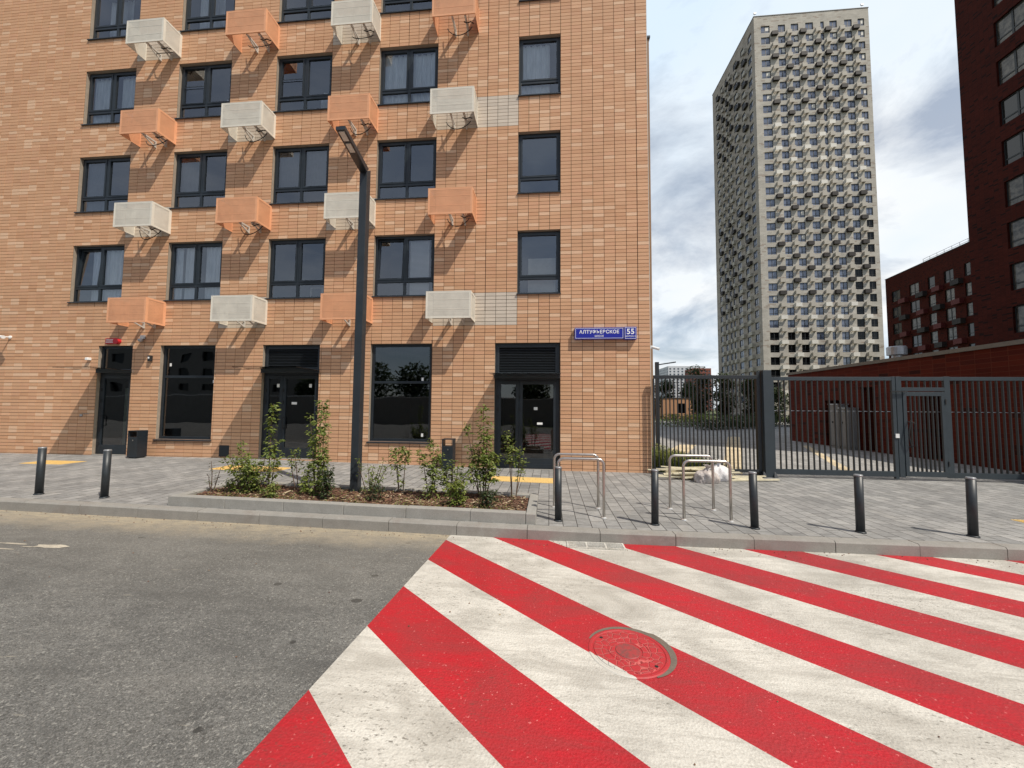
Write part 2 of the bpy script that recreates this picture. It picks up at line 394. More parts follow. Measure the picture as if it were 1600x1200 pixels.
# ------------------------------------------------------------------ facade helpers
def wall_holes(mb, o, u, n, x0, x1, z0, z1, holes, depth, mi=0, ri=0):
    """A wall face in the plane through o spanned by u and z, facing n, with openings and their reveals."""
    o = Vector(o); u = Vector(u); n = Vector(n)
    P = lambda x, z, d=0: o + u*x + Vector((0,0,z)) - n*d
    flip = u.cross(Vector((0,0,1))).dot(n) < 0
    def q(a, b, c, d, k):
        mb.quad(*((d, c, b, a) if flip else (a, b, c, d)), mi=k)
    xs = sorted({x0, x1, *[min(max(h[i], x0), x1) for h in holes for i in (0, 1)]})
    zs = sorted({z0, z1, *[min(max(h[i], z0), z1) for h in holes for i in (2, 3)]})
    for a, b in zip(xs, xs[1:]):
        for c, d in zip(zs, zs[1:]):
            mx, mz = (a+b)/2, (c+d)/2
            if any(h[0] < mx < h[1] and h[2] < mz < h[3] for h in holes): continue
            q(P(a,c), P(b,c), P(b,d), P(a,d), mi)
    for h in holes:
        a, b, c, d = h[:4]
        q(P(a,c), P(a,c,depth), P(a,d,depth), P(a,d), ri)
        q(P(b,c,depth), P(b,c), P(b,d), P(b,d,depth), ri)
        q(P(a,c), P(b,c), P(b,c,depth), P(a,c,depth), ri)
        q(P(a,d,depth), P(b,d,depth), P(b,d), P(a,d), ri)
def oriented(o, u, n):
    o = Vector(o); u = Vector(u); n = Vector(n)
    def bx(mb, x0, x1, d0, d1, z0, z1, mi=0):   # d = distance inward from the wall face
        p = []
        for z in (z0, z1):
            for x, d in ((x0,d0),(x1,d0),(x1,d1),(x0,d1)): p.append(o + u*x - n*d + Vector((0,0,z)))
        mb.hexa(p, mi)
    return bx
def simple_window(mb, bx, x0, x1, z0, z1, d, mull, fr=.07, tr=.45, gi=1):
    """frame bars (material 0) and one pane (material gi)"""
    bx(mb, x0, x0+fr, d, d+.06, z0, z1); bx(mb, x1-fr, x1, d, d+.06, z0, z1)
    bx(mb, x0+fr, x1-fr, d, d+.06, z1-fr, z1); bx(mb, x0+fr, x1-fr, d, d+.06, z0, z0+fr)
    for mx in mull: bx(mb, mx-.06, mx+.06, d, d+.06, z0+fr, z1-fr)
    if tr: bx(mb, x0+fr, x1-fr, d+.003, d+.057, z0+tr-.045, z0+tr+.045)
    bx(mb, x0+fr*.5, x1-fr*.5, d+.035, d+.045, z0+fr*.5, z1-fr*.5, gi)

# ------------------------------------------------------------------ ground, road, kerb
mb = MB(); mb.quad((-1500,-1500,-.30), (1500,-1500,-.30), (1500,1500,-.30), (-1500,1500,-.30)); struct(mb, 'ground', 'earth')
def strip(mb, y0, y1, off, xs=(-60,-9,-6,-3,.5,6,60), mi=0):
    for a, b in zip(xs, xs[1:]):
        mb.quad((a,y0,zg(a)+off), (b,y0,zg(b)+off), (b,y1,zg(b)+off), (a,y1,zg(a)+off), mi)
mb = MB(); strip(mb, -24, -5.13, -.15); struct(mb, 'road', 'asphalt')
mb = MB(); strip(mb, -4.98, .14, 0, (-60,-9,-6,-3,.5,2.685)); 
for a, b in ((2.685,6),(6,60)): mb.quad((a,-4.98,zg(a)), (b,-4.98,zg(b)), (b,.14,zg(b)), (a,.14,zg(a)))
struct(mb, 'pavement', 'paver')
mb = MB(); x = -40.3; k = 0
while x < 40:
    a, b = x+.004, x+.996
    p = []
    dz = RND.uniform(-.003,.003); dy = RND.uniform(-.004,.004)
    za, zb = zg(a)+dz, zg(b)+dz
    p = [(a,-5.15+dy,za-.2),(b,-5.15+dy,zb-.2),(b,-4.98,zb-.2),(a,-4.98,za-.2),(a,-5.15+dy,za-.018),(b,-5.15+dy,zb-.018),(b,-4.98,zb+.004),(a,-4.98,za+.004)]
    n = len(mb.v)
    mb.v += p + [(a,-5.132+dy,za+.004),(b,-5.132+dy,zb+.004)]
    for q in ((0,1,5,4), (4,5,9,8), (8,9,6,7), (0,4,8,7,3), (1,2,6,9,5)): mb.face([n+i for i in q])
    x += 1.0
o = struct(mb, 'kerb', 'kerb_stone')

# stripes of the painted crossing, clipped to its outline
def clip(poly, a, b, c):           # keep a*x+b*y<=c
    out = []
    for i, p in enumerate(poly):
        q = poly[(i+1) % len(poly)]
        dp = a*p[0]+b*p[1]-c; dq = a*q[0]+b*q[1]-c
        if dp <= 0: out.append(p)
        if (dp < 0 < dq) or (dq < 0 < dp):
            t = dp/(dp-dq); out.append((p[0]+(q[0]-p[0])*t, p[1]+(q[1]-p[1])*t))
    return out
reds = [(2.05,1.17),(.45,-.14),(-.93,-1.58),(-2.35,-3.12),(-3.87,-4.55),(-5.31,-6.04),(-6.77,-7.53),(-8.3,-9.05),(-9.8,-10.5),(-11.3,-12.),(-12.8,-13.5),(-14.3,-15.)]
bands = []; prev = 4.5
for hi, lo in reds: bands += [(prev, hi, 1), (hi, lo, 0)]; prev = lo
mb = MB()
for hi, lo, mi in bands:
    for xa, xb in ((-1.6,.5), (.5,6), (6,13)):
        pl = [(xa,-16),(xb,-16),(xb,-5.152),(xa,-5.152)]
        pl = clip(pl, .891, 1, hi-.891*1.45); pl = clip(pl, -.891, -1, -(lo-.891*1.45)) if pl else pl
        pl = clip(pl, -1, .0447, 1.157) if pl else pl
        if len(pl) > 2:
            mb.poly([(x, y, zg(x)-.146) for x, y in pl], mi)
struct(mb, 'road_marking', ['paint_red', 'paint_white'])
mb = MB()
for cx, cy, sx, sy, s_ in ((-6.05,-6.36,.22,.055,3),(-6.62,-6.36,.2,.02,5),(-6.52,-6.52,.16,.018,6),(-6.3,-6.42,.1,.012,8)):
    rr = random.Random(s_); pts = []
    for k in range(16):
        w = 2*PI*k/16; q = 1+rr.uniform(-.25,.25); pts.append((cx+sx*math.cos(w)*q+.3*sy*math.sin(w), cy+sy*math.sin(w)*q))
    mb.poly([(x,y,zg(x)-.146) for x,y in pts])
struct(mb, 'old_road_marking', 'paint_old')

# tactile paving, ribbed
def tact(name, pts, n=8):
    mb = MB(); x0, x1, y0, y1 = pts
    mb.hexa([(x0,y0,zg(x0)-.01),(x1,y0,zg(x1)-.01),(x1,y1,zg(x1)-.01),(x0,y1,zg(x0)-.01),(x0,y0,zg(x0)+.004),(x1,y0,zg(x1)+.004),(x1,y1,zg(x1)+.004),(x0,y1,zg(x0)+.004)])
    k = int((x1-x0)/.06)
    for i in range(k):
        a = x0+.015+i*.06; z = zg(a)
        mb.box(a, a+.03, y0+.02, y1-.02, z+.002, z+.009)
    struct(mb, 'tactile_paving', 'yellow_tile')
tact('a', (-13.55,-12.35,-1.78,-1.2)); tact('b', (-8.2,-6.5,-1.85,-1.2)); tact('c', (-1.35,.13,-1.82,-1.2)); tact('d', (7.25,8.4,-4.0,-3.7))

# yard beyond the fence
mb = MB(); mb.quad((2.685,.142,-.012), (40,.142,-.012), (40,44,-.012), (2.685,44,-.012)); struct(mb, 'yard_paving', 'paver_yard')
mb = MB(); mb.quad((-40,44,-.03), (260,44,-.03), (260,260,-.03), (-40,260,-.03)); mb.quad((-40,.3,-.03),(2.6,.3,-.03),(2.6,44,-.03),(-40,44,-.03)); struct(mb, 'lawn', 'lawn')
mb = MB()
for q in ([(4.5,5.1),(5.3,5.0),(6.9,8.6),(6.1,8.6)], [(4.6,.35),(5.05,.2),(11.6,14.6),(10.9,14.6)], [(7.75,.3),(8.05,.3),(12.2,9.2),(11.9,9.2)]):
    mb.poly([(x,y,-.008) for x,y in q])
struct(mb, 'sand_coloured_path', 'paver_sand')
mb = MB(); 
for q in ([(2.72,.2),(3.1,.2),(4.5,4.9),(4.4,9.5),(3.2,14),(2.72,14)],): mb.poly([(x,y,-.007) for x,y in q])
struct(mb, 'planting_bed', 'lawn')

# ------------------------------------------------------------------ main building
BW, BH = .2985, .102857
XR = 2.685; Z3 = 6.646
colk = lambda k: XR - BW*k
COLS = {'E': (colk(12), colk(8)), 'D': (colk(26), colk(20)), 'C': (colk(37), colk(31)), 'B': (colk(48), colk(42)), 'A': (colk(59), colk(53))}
FH = 2.88; HW = 1.794
holes = []
for fl in range(4):
    for c, (a, b) in COLS.items():
        zt = Z3 + FH*fl; holes.append((a, b, zt-HW, zt))
DOORS = {'I': (-13.79,-12.62,.145,3.472), 'C1': (-8.39,-6.62,.15,3.462), 'E1': (-1.505,.282,0.0,3.472)}
SHOP = {'H': (-11.70,-9.896,.66,3.472), 'F': (-5.095,-3.31,.70,3.472)}
XL = -25.0; ZT = 16.93
gh = holes + list(DOORS.values()) + list(SHOP.values())
mainb = thing('apartment_building', 'tan brick apartment block with dark windows and orange and white AC baskets', 'building', (-8,0,0))
mb = MB()
wall_holes(mb, (0,.012,0), (1,0,0), (0,-1,0), XL, XR-.012, -.2, ZT, gh, .17, 0, 1)
mb.quad((XR-.012,.012,-.2), (XR-.012,14,-.2), (XR-.012,14,ZT), (XR-.012,.012,ZT), 2)
mb.quad((XL,14,-.2), (XL,.012,-.2), (XL,.012,ZT), (XL,14,ZT), 2); mb.quad((XL,.012,ZT),(XR-.012,.012,ZT),(XR-.012,14,ZT),(XL,14,ZT), 2); mb.quad((XR-.012,14,-.2),(XL,14,-.2),(XL,14,ZT),(XR-.012,14,ZT),2)
gaps = {'AB': (colk(53), colk(48)), 'BC': (colk(42), colk(37)), 'CD': (colk(31), colk(26)), 'DE': (colk(20), colk(12))}
white_b = {0: ('BC','DE'), 1: ('AB','CD'), 2: ('BC','DE'), 3: ('AB','CD')}
patches = []
for fl in range(4):
    for g in white_b[fl]:
        patches.append((*gaps[g], 4.865+FH*fl-9*BH, 4.865+FH*fl))
br = random.Random(3)
base = [(.635,.366,.212), (.648,.377,.220), (.622,.354,.203), (.638,.366,.210), (.638,.356,.209)]
GAP = .0060
def sub_rect(r, h):
    x0,x1,z0,z1 = r; a,b,c,d = h
    if a >= x1 or b <= x0 or c >= z1 or d <= z0: return [r]
    out = []
    if a > x0: out.append((x0,a,z0,z1))
    if b < x1: out.append((b,x1,z0,z1))
    x0m, x1m = max(x0,a), min(x1,b)
    if c > z0: out.append((x0m,x1m,z0,c))
    if d < z1: out.append((x0m,x1m,d,z1))
    return out
n0 = math.floor((Z3-0)/BH)+2; nT = int((ZT-Z3)/BH)
for r in range(-n0, nT):
    z0 = Z3 + r*BH; z1 = z0+BH
    if z1 < -.1: continue
    for k in range(0, int((XR-XL)/BW)):
        x1 = XR - k*BW; x0 = x1-BW
        jt = .007 if (z0 > 4.3 and k in (1,15,23,34,45,56)) else 0
        rects = [(x0+GAP, x1-(GAP+jt if k else 0), z0+GAP, z1-GAP)]
        for h in gh:
            if h[0] < x1 and h[1] > x0 and h[2] < z1 and h[3] > z0:
                rects = [q for rr in rects for q in sub_rect(rr, h)]
        t = br.random(); c = br.choice(base)
        if t < .11: c = (.735,.48,.31)
        elif t < .17: c = (.69,.405,.24)
        elif t < .28: c = (.59,.325,.182)
        s_ = br.uniform(.93,.99); c = tuple(q*s_ for q in c)
        mx, mz = (x0+x1)/2, (z0+z1)/2
        if any(p[0] < mx < p[1] and p[2] < mz < p[3] for p in patches):
            s_ = br.uniform(.9,1.05); c = (.62*s_,.54*s_,.45*s_)
        dy = br.uniform(-.001,.001)
        for q in rects:
            if q[1]-q[0] < .02 or q[3]-q[2] < .01: continue
            mb.box(q[0], q[1], dy-.004, .0125, q[2], q[3], 3, c, skip=(4,))
mb.build('wall', ['mortar', 'reveal_metal', 'wing_render', 'clinker'], mainb, tint=True)
mb = MB(); mb.box(XR+.001, XR+.012, -.006, .03, 0.0, ZT); mb.build('corner_profile', 'white_trim', mainb)
mb = MB(); mb.box(XL-.1, XR+.06, -.05, .4, ZT+.002, ZT+.06); mb.build('parapet_cap', 'anthracite_sill', mainb)

bx = oriented((0,0,0), (1,0,0), (0,-1,0))
def room(parent, x0, x1, z0, z1, mat, depth=1.3):
    m_ = MB(); y0, y1 = .205, .205+depth; e = .12
    m_.quad((x0-e,y1,z0-e),(x1+e,y1,z0-e),(x1+e,y1,z1+e),(x0-e,y1,z1+e))
    m_.quad((x0-e,y0,z0-e),(x0-e,y1,z0-e),(x0-e,y1,z1+e),(x0-e,y0,z1+e)); m_.quad((x1+e,y1,z0-e),(x1+e,y0,z0-e),(x1+e,y0,z1+e),(x1+e,y1,z1+e))
    m_.quad((x0-e,y0,z1+e),(x0-e,y1,z1+e),(x1+e,y1,z1+e),(x1+e,y0,z1+e)); m_.quad((x0-e,y1,z0-e),(x0-e,y0,z0-e),(x1+e,y0,z0-e),(x1+e,y1,z0-e))
    return m_.build('room', mat, parent)
def curtain(parent, x0, x1, z0, z1, y=.30, mat='curtain', wav=.02, seed=0, name='curtain'):
    m_ = MB(); n = 48; rr = random.Random(seed)
    ph = rr.uniform(0,6); f = rr.uniform(26,38)
    pts = []
    for i in range(n+1):
        x = x0+(x1-x0)*i/n; pts.append((x, y+wav*math.sin(x*f+ph)+wav*.5*math.sin(x*f*2.3+ph)))
    for (xa,ya),(xb,yb) in zip(pts, pts[1:]): m_.quad((xa,ya,z0),(xb,yb,z0),(xb,yb,z1),(xa,ya,z1))
    return m_.build(name, mat, parent, smooth=True)
def sash(m_, x0, x1, z0, z1, y0, y1, w=.055, tilt=0, mi=0, gi=None):
    # a casement; tilt leans its top inward
    def P(x, y, z): return (x, y+(z-z0)*tilt, z)
    def b(a, c, e, f):
        m_.hexa([P(a,y0,e),P(c,y0,e),P(c,y1,e),P(a,y1,e),P(a,y0,f),P(c,y0,f),P(c,y1,f),P(a,y1,f)], mi)
    b(x0,x0+w,z0,z1); b(x1-w,x1,z0,z1); b(x0+w,x1-w,z0,z0+w); b(x0+w,x1-w,z1-w,z1)
def res_window(key, fl, c):
    x0, x1 = COLS[c]; zt = Z3+FH*fl; zb = zt-HW; e = .004
    x0 += e; x1 -= e; zt -= e
    m_ = MB(); d0, d1 = .10, .165; fr = .06; mullx = (x0+x1)/2; ztr = zb+.46
    bx(m_, x0, x0+fr, d0, d1, zb, zt); bx(m_, x1-fr, x1, d0, d1, zb, zt); bx(m_, x0+fr, x1-fr, d0, d1, zt-fr, zt); bx(m_, x0+fr, x1-fr, d0, d1, zb, zb+.05)
    bx(m_, x0+fr, x1-fr, d0, d1, ztr-.04, ztr+.04)
    halves = [(x0+fr, mullx-.04), (mullx+.04, x1-fr)] if c != 'E' else [(x0+fr, x1-fr)]
    if c != 'E':
        bx(m_, mullx-.04, mullx+.04, d0+.002, d1, zb+.05, ztr-.04); bx(m_, mullx-.04, mullx+.04, d0+.002, d1, ztr+.04, zt-fr)
    win = m_.build('window', 'anthracite', mainb, bevel=.004)
    g = MB()
    for hi, (a, b) in enumerate(halves):
        tilt = .075 if (key in ('0A', '0D') and hi == 0) else 0
        s_ = MB(); sash(s_, a, b, ztr+.04, zt-fr, .088, .15, .05, tilt)
        if tilt:
            s_.build('open_sash', 'anthracite', win)['label'] = 'window leaf tilted inward at its top'
        else: s_.build('sash', 'anthracite', win)
        P = lambda x, z: (x, .125+(z-ztr)*tilt, z)
        g.quad(P(a+.04,ztr+.08), P(b-.04,ztr+.08), P(b-.04,zt-fr-.04), P(a+.04,zt-fr-.04))
        g.quad((a,.13,zb+.05),(b,.13,zb+.05),(b,.13,ztr-.04),(a,.13,ztr-.04))
    g.build('glass', 'pane', win)
    s_ = MB(); s_.hexa([(x0-.02,-.045,zb-.034),(x1+.02,-.045,zb-.034),(x1+.02,.1,zb-.02),(x0-.02,.1,zb-.02),(x0-.02,-.045,zb-.008),(x1+.02,-.045,zb-.008),(x1+.02,.1,zb+.006),(x0-.02,.1,zb+.006)])
    s_.build('sill', 'anthracite_sill', win)
    bright = key in ('0B','2D','2E','2A','1A')
    room(win, x0, x1, zb, zt, 'room_mid' if bright else 'room_dark')
    A = mullx
    sd = fl*10+ord(c)
    if key == '0A': curtain(win, x0+.45, A+.05, zb, zt-.1, .25, seed=1); curtain(win, A+.02, x1-.25, zb, zt-.1, .24, seed=2)
    if key == '0B': curtain(win, x0+.05, x0+.30, zb, zt-.1, .22, seed=3); curtain(win, x0+.38, A-.08, zb, zt-.1, .23, seed=4); curtain(win, A+.2, x1-.05, zb, zt-.1, .22, seed=5)
    if key == '0C':
        q = MB(); q.box(x1-.62,x1-.22,.32,.34,zb+.05,zb+.09); q.box(x1-.62,x1-.22,.32,.34,zb+.36,zb+.40); q.box(x1-.62,x1-.58,.32,.34,zb+.09,zb+.36); q.box(x1-.26,x1-.22,.32,.34,zb+.09,zb+.36); q.build('picture_frame', 'board', win)
    if key == '0D': curtain(win, A+.12, x1-.2, zb+.06, zt-.12, .20, 'blinds', .0, name='blind')
    if key == '0E':
        q = MB(); q.box(x0+.28, x1-.12, .34, .37, zb+.02, zt-.68); q.build('panel', 'board', win)['label'] = 'pale board leaning behind the glass'
    if key in ('1A', '1B', '1C'): curtain(win, x0+.08, A-.06, zb+.5 if key != '1A' else zb, zt-.1, .24, 'room_mid', .006, seed=sd, name='blind')
    if key == '1C': curtain(win, A+.06, x1-.06, zb+.5, zt-.1, .24, 'room_mid', .006, seed=sd, name='blind')
    if key == '2A': curtain(win, x0+.06, A-.1, zb, zt-.1, .23, seed=8); curtain(win, A+.15, x1-.1, zb, zt-.1, .24, seed=9)
    if key in ('2B', '2C'):
        q = MB(); a, b = halves[0]; sash(q, a+.03, b-.03, ztr+.06, zt-fr-.02, .078, .087, .022); q.box(a+.05, b-.05, .080, .086, zt-.72, zt-.70); q.build('insect_screen', 'anthracite', win)
        curtain(win, A+.35, x1-.05, zb, zb+.8, .36, seed=sd)
    if key == '2D': curtain(win, x0+.06, A-.05, zb, zt-.1, .22, seed=11); curtain(win, A+.05, x1-.06, zb, zt-.1, .23, seed=12)
    if key == '2E': curtain(win, x0+.06, x1-.3, zb, zt-.1, .23, seed=13)
    if key in ('3A', '3B'): curtain(win, x0+.2, x1-.7, zb, zt-.1, .4, seed=sd)
for fl in range(4):
    for c in COLS: res_window(f'{fl}{c}', fl, c)

# AC baskets
BX = {'A': (-12.83,-11.59), 'B': (-9.56,-8.30), 'C': (-6.285,-5.06), 'D': (-3.305,-2.075)}
def basket(fl, c, white):
    x0, x1 = BX[c]; z0 = 4.05+2.853*fl; z1 = z0+.735; y0, y1 = -.60, -.002; t = .004
    M_ = 'sheet_white' if white else 'sheet_orange'; Fm = 'fold_white' if white else 'fold_orange'
    root = MB()     # folded rims: the body of the part
    e = .022
    for a, b, y in ((x0, x1, y0),):
        root.box(a, b, y-.003, y+e, z0, z0+.016); root.box(a, b, y-.003, y+e, z1-.016, z1)
    for x in (x0, x1-.012): root.box(x, x+.012, y0-.0032, y0+e+.001, z0+.016, z1-.016)
    for x in (x0, x1-.012):
        root.box(x, x+.012, y0+e, y1, z0, z0+.016); root.box(x, x+.012, y0+e, y1, z1-.016, z1); root.box(x, x+.012, y1-.02, y1, z0+.016, z1-.016)
    # swage lines across the front
    for z in (z0+.235, z0+.50): root.box(x0+.012, x1-.012, y0-.002, y0+.004, z, z+.012)
    o = root.build('air_conditioner_basket', Fm, mainb); o['label'] = ('white' if white else 'orange') + ' perforated air conditioner basket'
    f = MB(); f.box(x0+.012, x1-.012, y0+.001, y0+.003, z0+.016, z1-.016); f.build('front_panel', M_, o)
    f = MB(); w_ = .055; f.box(x0+.012,x1-.012,y0-.0012,y0+.0008,z0+.016,z0+w_); f.box(x0+.012,x1-.012,y0-.0012,y0+.0008,z1-w_,z1-.016); f.box(x0+.012,x0+w_,y0-.0012,y0+.0008,z0+w_,z1-w_); f.box(x1-w_,x1-.012,y0-.0012,y0+.0008,z0+w_,z1-w_)
    f.box(x1-.001,x1+.0012,y0+e,y0+.07,z0+.016,z1-.016); f.box(x1-.001,x1+.0012,-.09,-.021,z0+.016,z1-.016); f.box(x1-.001,x1+.0012,y0+.07,-.09,z0+.016,z0+w_); f.box(x1-.001,x1+.0012,y0+.07,-.09,z1-w_,z1-.016); f.build('border', Fm, o)
    for x in (x0+.004, x1-.008):
        s_ = MB(); s_.box(x, x+.003, y0+e, y1-.02, z0+.016, z1-.016); s_.build('side_panel', M_, o)
    rr = random.Random(fl*7+ord(c))
    for q in (.42, .72):
        xx = x0+(x1-x0)*q; s_ = MB(); s_.box(xx, xx+.05, -.46, -.003, z0+.10, z0+.145); s_.box(xx, xx+.05, -.04, -.003, z0-.06, z0+.10)
        s_.hexa([(xx+.01,-.04,z0-.05),(xx+.04,-.04,z0-.05),(xx+.04,-.04,z0-.01),(xx+.01,-.04,z0-.01),(xx+.01,-.40,z0+.09),(xx+.04,-.40,z0+.09),(xx+.04,-.36,z0+.105),(xx+.01,-.36,z0+.105)])
        s_.build('bracket', 'bracket', o)
    if (fl, c) in ((3,'D'),(2,'A'),(2,'B'),(1,'A'),(1,'C'),(1,'D'),(2,'C'),(2,'D'),(3,'A'),(1,'B'),(3,'B'),(3,'C')):
        s_ = MB(); xa = x0+.3+rr.uniform(0,.25); xb = x1-.18; dip = rr.uniform(.12,.5); zz = z0+.1
        path = [(xa+(xb-xa)*i/14, -.12-.12*math.sin(PI*i/14), zz-dip*math.sin(PI*i/14)**.8) for i in range(15)]
        s_.tube(path, .011, 6); s_.tube([(xb-.2,-.3,z0+.08),(xb-.1,-.34,z0+.0),(xb,-.3,z0+.07),(xb+.05,-.2,z0+.12)], .014, 6); s_.build('cable', 'rubber', o)
    return o
for fl in range(4):
    for i, c in enumerate('ABCD'):
        white = (('AB','BC','CD','DE')[i] in white_b[fl])
        basket(fl, c, white)

# shop windows
def shop(key, ztr, dots):
    x0, x1, z0, z1 = SHOP[key]; e = .004; x0 += e; x1 -= e; z1 -= e
    m_ = MB(); fr = .075
    bx(m_, x0, x0+fr, .11, .17, z0, z1); bx(m_, x1-fr, x1, .11, .17, z0, z1); bx(m_, x0+fr, x1-fr, .11, .17, z1-fr, z1); bx(m_, x0+fr, x1-fr, .11, .17, z0, z0+fr)
    bx(m_, x0+fr, x1-fr, .112, .168, ztr-.035, ztr+.035)
    w = m_.build('shop_window', 'anthracite', mainb, bevel=.004)
    g = MB(); g.quad((x0+fr,.14,z0+fr),(x1-fr,.14,z0+fr),(x1-fr,.14,ztr-.035),(x0+fr,.14,ztr-.035)); g.quad((x0+fr,.14,ztr+.035),(x1-fr,.14,ztr+.035),(x1-fr,.14,z1-fr),(x0+fr,.14,z1-fr)); g.build('glass', 'pane_shop', w)
    s_ = MB(); s_.hexa([(x0-.03,-.05,z0-.045),(x1+.03,-.05,z0-.045),(x1+.03,.11,z0-.02),(x0-.03,.11,z0-.02),(x0-.03,-.05,z0-.01),(x1+.03,-.05,z0-.01),(x1+.03,.11,z0+.012),(x0-.03,.11,z0+.012)]); s_.build('sill', 'anthracite_sill', w)
    room(w, x0, x1, z0, z1, 'room_dark', 3.5)
    for x, z in dots:
        s_ = MB(); s_.box(x, x+.06, .132, .136, z, z+.09); s_.build('sticker', 'sticker', w)
shop('H', 2.53, [(x_, z_) for x_, z_ in ((-11.5,2.85), (-10.05,2.34))]); shop('F', 2.375, [(-3.62,2.42), (-3.6,.84)])
# doors
def door_leaf(par, x0, x1, z0, z1, hx, narrow=False):
    m_ = MB(); w = .095
    bx(m_, x0, x0+w, .09, .15, z0, z1); bx(m_, x1-w, x1, .09, .15, z0, z1); bx(m_, x0+w, x1-w, .09, .15, z1-w, z1); bx(m_, x0+w, x1-w, .09, .15, z0, z0+.12); bx(m_, x0+w, x1-w, .094, .146, z0+.12, z0+.27)
    d = m_.build('door', 'anthracite', par, bevel=.004)
    g = MB(); g.quad((x0+w,.12,z0+.27),(x1-w,.12,z0+.27),(x1-w,.12,z1-w),(x0+w,.12,z1-w)); g.build('glass', 'pane_shop', d)
    if hx:
        h = MB(); z = z0+1.0; h.tube([(hx,.09,z-.16),(hx,.03,z-.16),(hx,.03,z+.16),(hx,.09,z+.16)], .013, 8); h.build('handle', 'rubber', d)
    h = MB()
    hxx = x0+.02 if not narrow else x1-.02
    for zz in (z0+.25, z0+1.55, z0+1.9): h = MB(); h.box(hxx-.015, hxx+.015, .07, .09, zz, zz+.10); h.build('hinge', 'rubber', d)
    return d
def louver(par, x0, x1, z0, z1):
    m_ = MB(); m_.box(x0, x1, .10, .16, z0, z0+.04); m_.box(x0, x1, .10, .16, z1-.04, z1); m_.box(x0, x0+.04, .10, .16, z0+.04, z1-.04); m_.box(x1-.04, x1, .10, .16, z0+.04, z1-.04)
    m_.quad((x0,.158,z0),(x1,.158,z0),(x1,.158,z1),(x0,.158,z1), 1)
    n = int((z1-z0-.08)/.045)
    for i in range(n):
        z = z0+.045+i*.045
        m_.hexa([(x0+.04,.10,z),(x1-.04,.10,z),(x1-.04,.145,z+.02),(x0+.04,.145,z+.02),(x0+.04,.10,z+.006),(x1-.04,.10,z+.006),(x1-.04,.145,z+.026),(x0+.04,.145,z+.026)])
    m_.build('louver', ['louver', 'deep_void'], par)
def canopy(par, x0, x1, z, dep=1.08):
    m_ = MB(); m_.box(x0, x1, -.03, .0985, z-.05, z+.045); c = m_.build('canopy', 'anthracite_sill', par, bevel=.004)
    g = MB(); g.box(x0+.002, x1-.002, -dep, -.031, z+.005, z+.019); g.build('glass_plate', 'canopy_glass', c)
def entrance(key, leaves, louv, handles, zc):
    x0, x1, z0, z1 = DOORS[key]; e = .004; x0 += e; x1 -= e; z1 -= e
    m_ = MB(); fr = .07
    bx(m_, x0, x0+fr, .10, .165, z0, z1); bx(m_, x1-fr, x1, .10, .165, z0, z1); bx(m_, x0+fr, x1-fr, .10, .165, zc-.12, zc+.06); bx(m_, x0+fr, x1-fr, .10, .165, z1-fr, z1)
    m_.box(x0, x1, .0, .20, z0-.2, z0+.02, 1)
    ent = m_.build('entrance', ['anthracite', 'kerb_stone'], mainb, bevel=.003)
    for (a, b), hx in zip(leaves, handles): door_leaf_sub(ent, a, b, z0+.03, zc-.13, hx)
    if louv: louver(ent, x0+fr, x1-fr, zc+.065, z1-fr-.002)
    else:
        g = MB(); g.quad((x0+fr,.13,zc+.06),(x1-fr,.13,zc+.06),(x1-fr,.13,z1-fr),(x0+fr,.13,z1-fr)); g.build('glass', 'pane_shop', ent)
    room(ent, x0, x1, z0+.16, z1, 'room_dark', 3.0)
    return ent
def door_leaf_sub(ent, x0, x1, z0, z1, hx):
    # a door leaf is a part of the building; its pieces are sub-parts
    door_leaf(mainb, x0, x1, z0, z1, hx)
entrance('I', [(-13.715,-12.695)], False, [-13.62], 2.70)
entrance('C1', [(-8.315,-7.78),(-7.775,-6.695)], True, [None,-7.70], 2.70)
entrance('E1', [(-1.43,-.83),(-.825,.207)], True, [None,-.76], 2.55)
canopy(mainb, -13.80, -12.61, 2.69); canopy(mainb, -8.40, -6.61, 2.69); canopy(mainb, -1.515, .29, 2.535, 1.0)
for x, z, w_, h_ in ((-7.98,2.22,.08,.10), (-6.98,2.22,.08,.10), (-7.5,1.72,.16,.07), (-.42,1.62,.10,.08), (-.33,1.22,.15,.06)):
    mb = MB(); mb.box(x, x+w_, .112, .116, z, z+h_); mb.build('notice', 'sticker', mainb)
mb = MB(); mb.box(-13.5, -13.32, .6, .64, .2, 2.2); mb.build('inner_wall', 'board', mainb)
mb = MB(); mb.box(-9.61, -9.30, -.012, -.002, .185, .51); mb.build('wall_hatch', 'anthracite', mainb)

# rear wing of the same block, seen as a strip past the corner
wing = thing('rear_building', 'plain brown rendered wing just visible past the tan block\'s corner', 'building', (1,7,0))
mb = MB(); mb.box(-8, 4.55, 7, 13.9, -.1, 18.8); mb.build('wall', 'wing_render', wing); mb = MB(); mb.box(-8.05, 4.6, 6.95, 13.95, 18.802, 18.9); mb.build('roof', 'anthracite_sill', wing)

